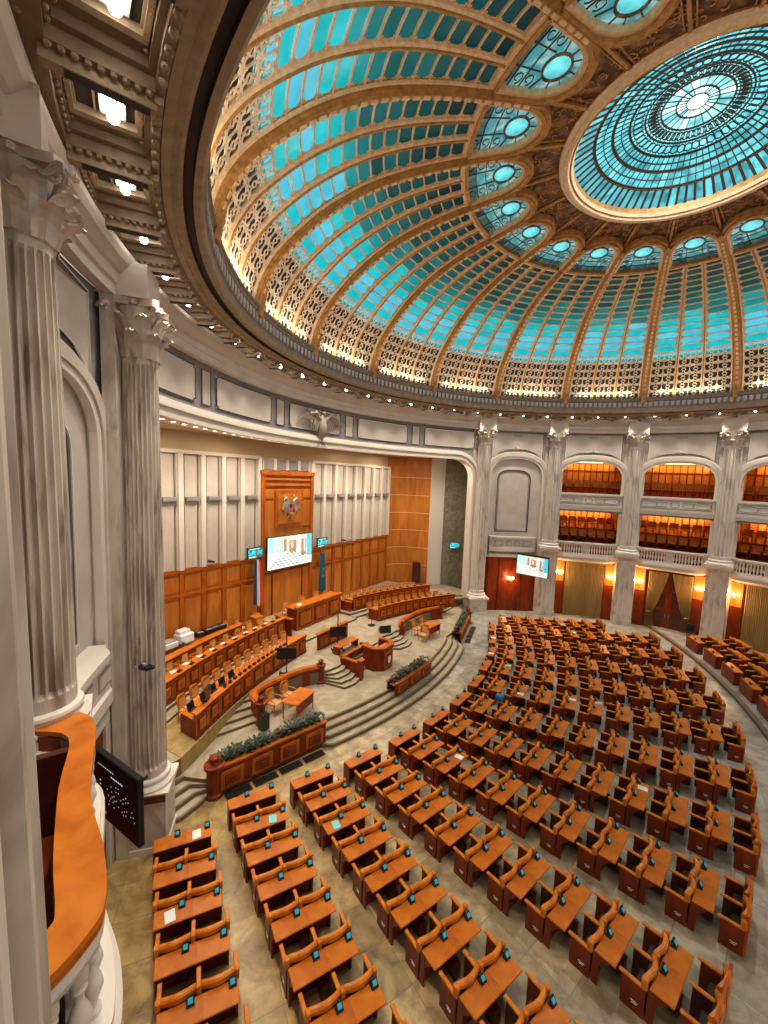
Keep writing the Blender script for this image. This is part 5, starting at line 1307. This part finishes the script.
for i, v in enumerate((10.3, 9.6, 9.05, 8.5, 7.9)):
    u = -9+math.sqrt(25.3**2-v*v); laptop(u, v, ZB+.76, yaw_to(u, v, -9, 0)+PI, 'black laptop on the front left bench, %s from left' % ORD[i])
m_ = MB()                                          # a computer monitor block at the left end of the row
t = thing('desktop_monitor', 'bulky black monitor at the left end of the front left bench', 'screen', W(14.0, 9.9, ZB+1.0), RZB+.6)
m_.bbox((0, 0, .28), (.62, .12, .42), 'black', .02); m_.build('casing', t); m_ = MB(); m_.box((0, .02, .04), (.3, .2, .08), 'black'); m_.build('foot', t)
for i in range(14):                                # small cameras and cables clipped along the bench front
    v = 8.9-i*.33; u = -9+math.sqrt(24.93**2-v*v)
    t = thing('clip_microphone', 'black gadget on the ledge of the front left bench, %s from left' % ORD[i], 'microphone', W(u, v, ZB+1.0), yaw_to(u, v, 0, 0), 'black gadgets along the bench ledge')
    m_ = MB(); m_.bbox((0, 0, .05), (.16, .12, .10), 'black', .01); m_.build('body', t); m_ = MB(); m_.tube([(0, 0, .1), (.02, .02, .22), (.05, .12, .26)], .012, 'black', 4); m_.build('neck', t)
for i in range(9):
    v = 9.4-i*.78; u = -9+math.sqrt(27.65**2-v*v); paper(W(u, v, ZC+.755), RZB+.3*((i*5) % 3-1), .28, .40, 'white papers on the second left bench, %s from left' % ORD[i])
for side, rr, z, n_ in ((1, 19.3, ZC+1.0, 10), (-1, 17.25, ZB+1.0, 11), (-1, 19.3, ZC+1.0, 11)):
    for i in range(n_):
        v = side*(3.7+i*.58) if side < 0 else 3.2+i*.7; u = -1.5+math.sqrt(rr**2-v*v) if side < 0 else -9+math.sqrt(27.15**2-v*v)
        nm = 'second left' if side > 0 else ('front right' if rr < 18 else 'back right')
        m_ = MB(); m_.bbox((0, 0, .02), (.24, .16, .04), 'black', .005); m_.tube([(0, 0, .04), (0, .03, .2)], .01, 'black', 4)
        o = m_.build('desk_microphone'); o.location = W(u, v, z); o.rotation_euler = (0, 0, yaw_to(u, v, 0, 0)); tag(o, 'small black desk microphone on the %s curved bench, %s from the middle' % (nm, ORD[i]), 'microphone', 'microphones on the curved benches')

# flags
def flag(u, v, z, label, cols, stars=False):
    t = thing('draped_flag', label, 'flag', W(u, v, z), RZB)
    m_ = MB(); m_.tube([(0, 0, 0), (0, 0, 3.6)], .025, 'brass', 6); m_.lathe([(.01, 3.6), (.05, 3.68), (.01, 3.85)], 'brass', n=8); m_.build('pole', t)
    m_ = MB(); m_.lathe([(.25, 0), (.25, .05), (.06, .12)], 'brass', n=14); m_.build('foot', t)
    ncol = len(cols)
    m_ = MB(); N_ = 36; H_ = 12
    for c_ in range(ncol):
        rows = []
        for j in range(H_+1):
            tt = j/H_; row = []
            for i in range(int(N_/ncol)+1):
                f = (c_*N_/ncol+i)/N_; wd = .20+.20*tt**.6; x = -wd+2*wd*f; y = -.10-.10*math.sin(f*22+tt*1.5)*(.4+.6*tt); row.append((x+.06*tt, y, 3.35-2.55*tt-.25*math.sin(f*3)*tt))
            rows.append(row)
        if cols[c_] == 'v3':
            m_.grid(rows[:5], 'flag_blue'); m_.grid(rows[4:8], 'flag_white'); m_.grid(rows[7:], 'flag_red')
        else: m_.grid(rows, cols[c_])
    m_.build('cloth', t, smooth=True)
    if stars:
        m_ = MB()
        for i in range(12):
            a = i*PI/6; cx, cz = .12*math.cos(a)+.02, 2.0+.3*math.sin(a); m_.lathe([(.001, 0), (.03, 0)], 'flag_star', c=(0, 0, 0), n=5) if False else m_.add([(cx+.035*math.cos(b*PI*.4*2+PI/2)*1, -.24, cz+.035*math.sin(b*PI*.4*2+PI/2)) for b in range(5)], [[0, 1, 2, 3, 4]], 'flag_star')
        m_.build('stars', t)
flag(19.9, 2.75, ZC+.9, 'draped flag with blue, pale and red stripes left of the portal', ['flag_blue', 'flag_white', 'flag_red'])
flag(19.9, -2.85, ZP+.7, 'draped dark teal flag right of the portal', ['flag_teal', 'flag_teal', 'flag_teal'], True)
t = thing('flag_pedestal', 'square wooden stand box under the striped flag', 'pedestal', W(19.55, 3.0, ZC), RZB); m_ = MB(); m_.bbox((0, 0, .45), (.5, .5, .9), 'wood', .02); m_.build('box', t); m_ = MB(); m_.bbox((0, 0, .93), (.58, .58, .06), 'wood_top', .02); m_.build('top', t)
def camera_pod(loc, rz, label):
    t = thing('security_camera', label, 'camera', loc, rz); m_ = MB(); m_.tube([(0, .35, 0), (0, .05, 0)], .02, 'grey_plastic', 5); m_.build('arm', t)
    m_ = MB(); m_.bbox((0, 0, .04), (.13, .32, .12), 'black', .02); m_.bbox((.16, -.02, .0), (.10, .22, .10), 'black', .02); m_.build('body', t); m_ = MB(); m_.lathe([(.05, 0), (.05, .06), (.02, .07)], 'grey_plastic', c=(0, 0, .10), n=8); m_.build('mount', t)
camera_pod(W(20.1, 5.6, 5.95), RZB, 'dark camera on a bracket above the left wall panelling'); camera_pod(W(20.1, -5.5, 5.9), RZB, 'dark camera on a bracket above the right wall panelling')
camera_pod((-16.55, -5.85, 5.55), 1.2, 'black camera fixed to the pillar at the left end of the stage')
t = thing('standing_guard_statue', 'dark narrow standing cabinet against the curved wood corner', 'cabinet', W(17.9, -13.3, ZC), RZB+.9)
t.name = 'dark_cabinet'; m_ = MB(); m_.bbox((0, 0, .95), (.75, .5, 1.9), 'wood_dark', .03); m_.build('body', t); m_ = MB(); m_.box((-.18, -.26, 1.0), (.3, .03, 1.6), 'black'); m_.box((.18, -.26, 1.0), (.3, .03, 1.6), 'wood_red'); m_.build('door', t)
# screens hung left and right of the stage
def hung_screen(a, b, zt, zb, label, mk, dark=False):
    A, B = Vector(a), Vector(b); mid = (A+B)/2; w_ = (B-A).length; rz = math.atan2(B.y-A.y, B.x-A.x)
    t = thing('hanging_screen', label, 'screen', (mid.x, mid.y, zb), rz); h_ = zt-zb
    m_ = MB(); m_.bbox((0, 0, h_/2), (w_, .12, h_), 'black', .015); m_.build('frame', t); mk(w_*.96, h_*.94, t); m_ = MB(); m_.tube([(0, .05, h_*.5), (0, .6, h_*.5)], .04, 'black', 6); m_.build('wall_arm', t); return t
hung_screen((-.55, 17.0), (1.45, 15.25), 5.2, 3.5, 'bright wall screen showing the chamber, beside the pillar right of the blank niche', lambda w_, h_, t: picture('picture', [(x0, z0*.94+.03, x1, z1*.94+.03, m_) for x0, z0, x1, z1, m_ in hall_view(7)], w_, h_, t, -.065))
D('board_bg', (.012, .013, .016), .25); D('board_dot', (.55, .65, .68), .4, emit=(.45, .55, .6), es=.6); D('board_orange', (.7, .16, .03), .4, emit=(.7, .16, .03), es=.5)
def vote_board(w_, h_, t):
    m_ = MB(); rb_ = random.Random(9); y = -.066
    m_.add([(-w_/2, y, .04), (w_/2, y, .04), (w_/2, y, h_), (-w_/2, y, h_)], [[0, 1, 2, 3]], 'board_bg')
    def dot(x, z, sx, sz_, mt='board_dot'): m_.add([(x-sx, y-.003, z-sz_), (x+sx, y-.003, z-sz_), (x+sx, y-.003, z+sz_), (x-sx, y-.003, z+sz_)], [[0, 1, 2, 3]], mt)
    for i in range(9): dot(-w_*.36+i*.075, h_*.88, .022, .012)
    for i in range(7): dot(-w_*.05+i*.07, h_*.80, .026, .016)
    for r in range(5):
        for i in range(9+r*2):
            if rb_.random() < .45: a = PI*(.08+.84*i/(8+r*2)); dot(w_*.1+(.22+.1*r)*math.cos(a), h_*.25+(.22+.1*r)*math.sin(a), .012, .012)
    for i in range(5): dot(-w_*.33, h_*.62-i*.09, .03, .012)
    dot(-w_*.3, h_*.18, .05, .04, 'board_orange'); dot(-w_*.22, h_*.14, .03, .03, 'board_orange')
    m_.build('display', t)
hung_screen((-16.45, -7.75), (-14.87, -8.67), 4.72, 3.24, 'black electronic voting board with white dots, hanging left beside the balcony', vote_board)

# lower balcony next to the camera: wooden handrail on a stone balustrade
ZR = 6.9
def P2(l): return [(x, y) for x, y in l]
outer = cr_spline([(-14.95, -10.0), (-14.46, -10.31), (-13.56, -11.6), (-12.85, -12.35), (-12.47, -12.85), (-12.40, -13.12), (-12.50, -13.55), (-12.9, -14.2)], 4)
inner = cr_spline([(-15.25, -10.55), (-14.62, -10.63), (-13.95, -11.6), (-13.25, -12.5), (-12.85, -12.95), (-12.76, -13.12), (-12.86, -13.35), (-13.2, -14.0)], 4)
t = thing('near_balustrade', 'bowed stone balcony balustrade topped by a broad orange wooden handrail, lower left', 'balustrade', (0, 0, 0))
m_ = MB(); m_.grid([[(a[0], a[1], ZR), (b[0], b[1], ZR), (b[0], b[1], ZR-.07), (a[0], a[1], ZR-.07)] for a, b in zip(outer, inner)], 'wood_top', True); m_.build('handrail', t)
def lerp(a, b, f): return (a[0]+(b[0]-a[0])*f, a[1]+(b[1]-a[1])*f)
def ns(m_, f0, f1, za, zb, mt): m_.grid([[(*lerp(a, b, f0), za), (*lerp(a, b, f1), za), (*lerp(a, b, f1), zb), (*lerp(a, b, f0), zb)] for a, b in zip(outer, inner)], mt, True)
m_ = MB(); ns(m_, .02, .85, ZR-.14, ZR-.07, 'wood'); ns(m_, .04, .75, ZR-.26, ZR-.14, 'cream'); ns(m_, .12, .62, ZR-.34, ZR-.26, 'plaster'); m_.build('stone_rail', t)
m_ = MB(); ns(m_, -.1, .9, ZR-1.28, ZR-1.16, 'cream'); ns(m_, -.25, 2.0, ZR-1.5, ZR-1.28, 'plaster'); ns(m_, -.12, 2.0, ZR-1.85, ZR-1.5, 'cream'); ns(m_, .3, 2.0, ZR-2.2, ZR-1.85, 'plaster'); m_.build('slab', t)
m_ = MB(); m_.grid([[(*lerp(a, b, 1.02), ZR-.08), (*lerp(a, b, 1.02), ZR-1.3)] for a, b in zip(outer, inner)], 'wood_red'); m_.build('inner_lining', t)
m_ = MB(); m_.add([(-14.42, -10.82, 5.5), (-15.95, -11.95, 5.5), (-15.95, -11.95, 6.83), (-14.42, -10.82, 6.83), (-14.50, -10.72, 5.5), (-16.03, -11.85, 5.5), (-16.03, -11.85, 6.83), (-14.50, -10.72, 6.83)], [[0, 1, 2, 3], [7, 6, 5, 4], [3, 2, 6, 7], [0, 3, 7, 4]], 'wood_dark'); m_.build('end_panel', t)
m_ = MB(); m_.prism([(a[0], a[1]) for a in inner]+[(-15.6, -16.6), (-17.5, -13.0), (-15.9, -11.8)], 5.55, 5.66, 'wood_red'); m_.build('box_floor', t)
acc = 0; last = None; bm0 = None
for i in range(2, len(outer)-1):
    p = lerp(outer[i], inner[i], .35)
    if last and math.hypot(p[0]-last[0], p[1]-last[1]) < .20: continue
    last = p
    if bm0 is None:
        m_ = MB(); m_.lathe([(.075, 0), (.075, .05), (.04, .09), (.05, .15), (.095, .28), (.075, .38), (.038, .48), (.04, .55), (.065, .60), (.05, .64), (.075, .68), (.075, .84)], 'cream', n=14); o = m_.build('baluster', t, smooth=True); bm0 = o
    else: o = bm0.copy(); COL.objects.link(o); o.parent = t
    o.location = (p[0], p[1], ZR-1.17)

# ------------------------------------------------------------ deputies' desks
def terminal(parent, x):
    m_ = MB(); m_.bbox((x, .12, .80), (.15, .13, .04), 'black', .008); m_.add([(x-.06, .06, .83), (x+.06, .06, .83), (x+.06, .14, .935), (x-.06, .14, .935), (x-.06, .10, .82), (x+.06, .10, .82), (x+.06, .17, .925), (x-.06, .17, .925)], [[0, 1, 2, 3], [7, 6, 5, 4], [0, 4, 5, 1], [1, 5, 6, 2], [2, 6, 7, 3], [3, 7, 4, 0]], 'black')
    o = m_.build('voting_terminal', parent); m_ = MB(); m_.add([(x-.042, .069, .851), (x+.042, .069, .851), (x+.042, .124, .92), (x-.042, .124, .92)], [[0, 1, 2, 3]], 'screen_terminal'); m_.build('screen', o)
def desk_parts(t, seats):
    m_ = MB(); m_.bbox((0, -.01, .765), (1.40, .44, .04), 'wood_top', .012); m_.build('desktop', t)
    m_ = MB(); m_.box((0, -.01, .787), (.17, .42, .006), 'wood'); m_.build('centre_strip', t)
    m_ = MB(); m_.box((0, .19, .38), (1.34, .04, .75), 'wood_red'); m_.box((0, .06, .66), (1.3, .18, .12), 'wood_dark')
    m_.build('front_panel', t)
    for s in (-1, 1):
        m_ = MB()
        if seats:
            for y0, y1, z0, z1 in ((.10, .24, 0, .74),): m_.bbox((s*.675, (y0+y1)/2, (z0+z1)/2), (.05, y1-y0, z1-z0), 'wood_red', .008)
            m_.add([(s*.66, -.12, .74), (s*.66, .12, .74), (s*.66, .12, .45), (s*.69, -.12, .74), (s*.69, .12, .74), (s*.69, .12, .45)], [[0, 1, 2], [5, 4, 3], [0, 2, 5, 3]], 'wood_red')
        else: m_.bbox((s*.675, .04, .375), (.05, .36, .74), 'wood_red', .008)
        m_.build('side_panel', t)
    m_ = MB(); m_.bbox((0, -.01, .22), (.20, .42, .34), 'wood_dark', .02); m_.box((0, .08, .55), (.05, .22, .38), 'wood_dark'); m_.build('cable_box', t)
    for x in (-.02, .60): terminal(t, x-.12 if x < .3 else x)
def bench_parts(t, high=False):
    top = .93 if not high else 1.05
    for s in (-1, 1):
        m_ = MB(); rows = []
        for i in range(11):                        # each curved top rail, bowed towards the desk behind
            f = i/10; x = s*(.05+.60*f); y = .33-.085*math.sin(PI*f); zt = top-.05+.055*math.sin(PI*f); hh = .09+.03*math.sin(PI*f)
            rows.append([(x, y-.055, zt-hh), (x, y-.06, zt-.01), (x, y-.03, zt+.02), (x, y+.03, zt+.02), (x, y+.05, zt-.02), (x, y+.045, zt-hh)])
        m_.grid(rows, 'wood_chair', True); m_.poly(rows[0], 'wood_chair'); m_.poly(rows[-1], 'wood_chair'); m_.build('backrest', t)
        m_ = MB(); m_.bbox((s*.35, .285, .56), (.60, .035, .58), 'wood_red', .01); m_.build('back_panel', t)
        m_ = MB(); m_.bbox((s*.35, .335, .62), (.54, .05, .34), 'leather', .015); m_.build('back_cushion', t)
        m_ = MB(); m_.bbox((s*.35, .43, .40), (.54, .24, .09), 'leather', .03); m_.build('seat', t)
    for x in (-.69, 0, .69):
        m_ = MB(); m_.bbox((x, .54, .69), (.085, .50, .05), 'wood_chair', .012); m_.bbox((x, .30, .80), (.09, .12, .24), 'wood_chair', .015); m_.build('armrest', t)
        m_ = MB(); m_.bbox((x, .50, .33), (.05, .46, .66), 'wood_red' if x else 'wood_dark', .008); m_.build('armrest_panel', t)
    for s in (-1, 1):
        m_ = MB(); m_.box((s*.719, .45, .25), (.006, .14, .014), 'white_paper'); m_.box((s*.719, .45, .205), (.006, .10, .016), 'white_paper'); m_.build('number_plate', t)
def desk_only():
    t = thing('two_seat_desk', 'x', 'desk'); desk_parts(t, False); return t
def desk_bench():
    t = thing('two_seat_desk', 'x', 'desk'); desk_parts(t, True); bench_parts(t); return t
def bench_only():
    t = thing('two_seat_bench', 'x', 'bench'); bench_parts(t, True)
    m_ = MB(); m_.bbox((0, .24, .55), (1.42, .06, 1.06), 'wood', .012); m_.build('back_panel', t)
    for s in (-1, 1):
        m_ = MB(); m_.bbox((s*.36, .20, .75), (.5, .03, .40), 'wood_chair', .008); m_.build('carved_panel', t)
    return t
proto = {'d': desk_only(), 'b': desk_bench(), 'e': bench_only()}; used = {'d': 0, 'b': 0, 'e': 0}; dk = kidmap()
def place(kind, r, beta, z, label, group):
    o = proto[kind] if not used[kind] else copy_tree(proto[kind], None, dk); used[kind] = 1
    b = math.radians(beta); P_ = W(29.8-r*math.cos(b), r*math.sin(b), z)
    yd = U*math.cos(b)-V*math.sin(b); o.location = P_; o.rotation_euler = (0, 0, math.atan2(yd.y, yd.x)-PI/2)
    o['label'] = label; o['group'] = group; return o
B0 = [33.83, 29.1, 24.25, 19.37, 14.36, 9.46, 4.34, -.83, -5.78, -10.9, -16.06, -21.56, -26.55]
R0 = [23.35, 22.62, 22.70, 22.80, 22.85, 22.88, 22.88, 22.79, 22.66, 22.60, 22.48, 22.42, 23.4]
SL = [-.24, -.21, -.22, -.28, -.28, -.28, -.26, -.29, -.29, -.27, -.25, -.12, 0]
PT = [1.035, 1.035, 1.035, 1.04, 1.05, 1.065, 1.08, 1.11, 1.12, 1.13, 1.13, 1.10, 1.03]
NR = [9, 10, 10, 10, 10, 10, 10, 10, 10, 10, 10, 10, 7]
GD = 'two-seat desks of the main block'
rp = random.Random(21); np_ = 0
for j in range(13):
    for k in range(NR[j]):
        r = R0[j]+(0 if k == 0 else 1.10+(k-1)*PT[j]); be = B0[j]+SL[j]*k
        kind = 'd' if k == 0 else 'b'
        lb = ('wooden two-seat desk without backrests, front of file %s from left' % ORD[j]) if k == 0 else 'wooden two-seat desk with backrests, row %s from stage, file %s from left' % (ORD[k], ORD[j])
        o = place(kind, r, be, 0, lb, GD)
        if (j == 0 and k in (0, 2)) or rp.random() < .12:
            x = .05+rp.random()*.3 if rp.random() < .6 else -.45; M_ = Matrix.Translation(o.location) @ Matrix.Rotation(o.rotation_euler.z, 4, 'Z'); p = M_ @ Vector((x+.08, -.04, .792))
            paper(tuple(p), o.rotation_euler.z+rp.random()*.4-.2, .21, .30, 'sheet of paper on the desk in row %s, file %s from left' % (ORD[k], ORD[j]), 'white_paper' if rp.random() < .7 else 'paper_cyan')
    r = R0[j]+1.10+(NR[j]-1)*PT[j]; place('e', r+.03, B0[j]+SL[j]*NR[j], 0, 'high-backed wooden bench closing file %s from left' % ORD[j], 'benches closing the files of desks')
for j, be in enumerate((-23.2, -19.8, -16.4, -13.2, -10.0, -6.6)):
    for k in range(4 if j else 3):
        lb = 'desk on the raised right-hand tier, %s in file %s from the far wall' % (ORD[k], ORD[j])
        if k < 3: place('d' if k == 0 else 'b', 35.85+1.42*k, be, TIER, lb, 'desks on the raised right-hand tier')
        else: place('e', 35.85+1.42*k, be, TIER, 'high-backed bench closing file %s of the raised right-hand tier' % ORD[j], 'benches closing the raised tier')
# blue ball-like cushion lying on a desk and a dark chair by the doorway
D('bag_blue', (.01, .20, .42), .4)
t = thing('blue_bag', 'round bright blue bag on a desk in the middle of the hall', 'bag', (-5.13, 1.97, .79), 0)
m_ = MB(); m_.lathe([(.05, 0), (.17, .05), (.21, .15), (.17, .27), (.06, .33)], 'bag_blue', n=14); b_ = m_.build('pouch', t, smooth=True); m_ = MB(); m_.tube([(-.06, 0, .3), (-.04, 0, .4), (.04, 0, .4), (.06, 0, .3)], .015, 'black', 5); m_.build('handle', t)
t = thing('folding_chair', 'black chair against the wall right of the curtained double door', 'chair', wp(7.78, -.15, 0), A0+7.78*DA+PI/2)
m_ = MB(); m_.bbox((0, 0, .45), (.5, .48, .08), 'black', .02); m_.build('seat', t); m_ = MB(); m_.bbox((0, -.24, .75), (.5, .06, .5), 'black', .02); m_.build('backrest', t)
for sx in (-1, 1):
    for sy in (-1, 1): m_ = MB(); m_.tube([(sx*.22, sy*.2, 0), (sx*.22, sy*.2, .42)], .018, 'silver', 5); m_.build('leg', t)
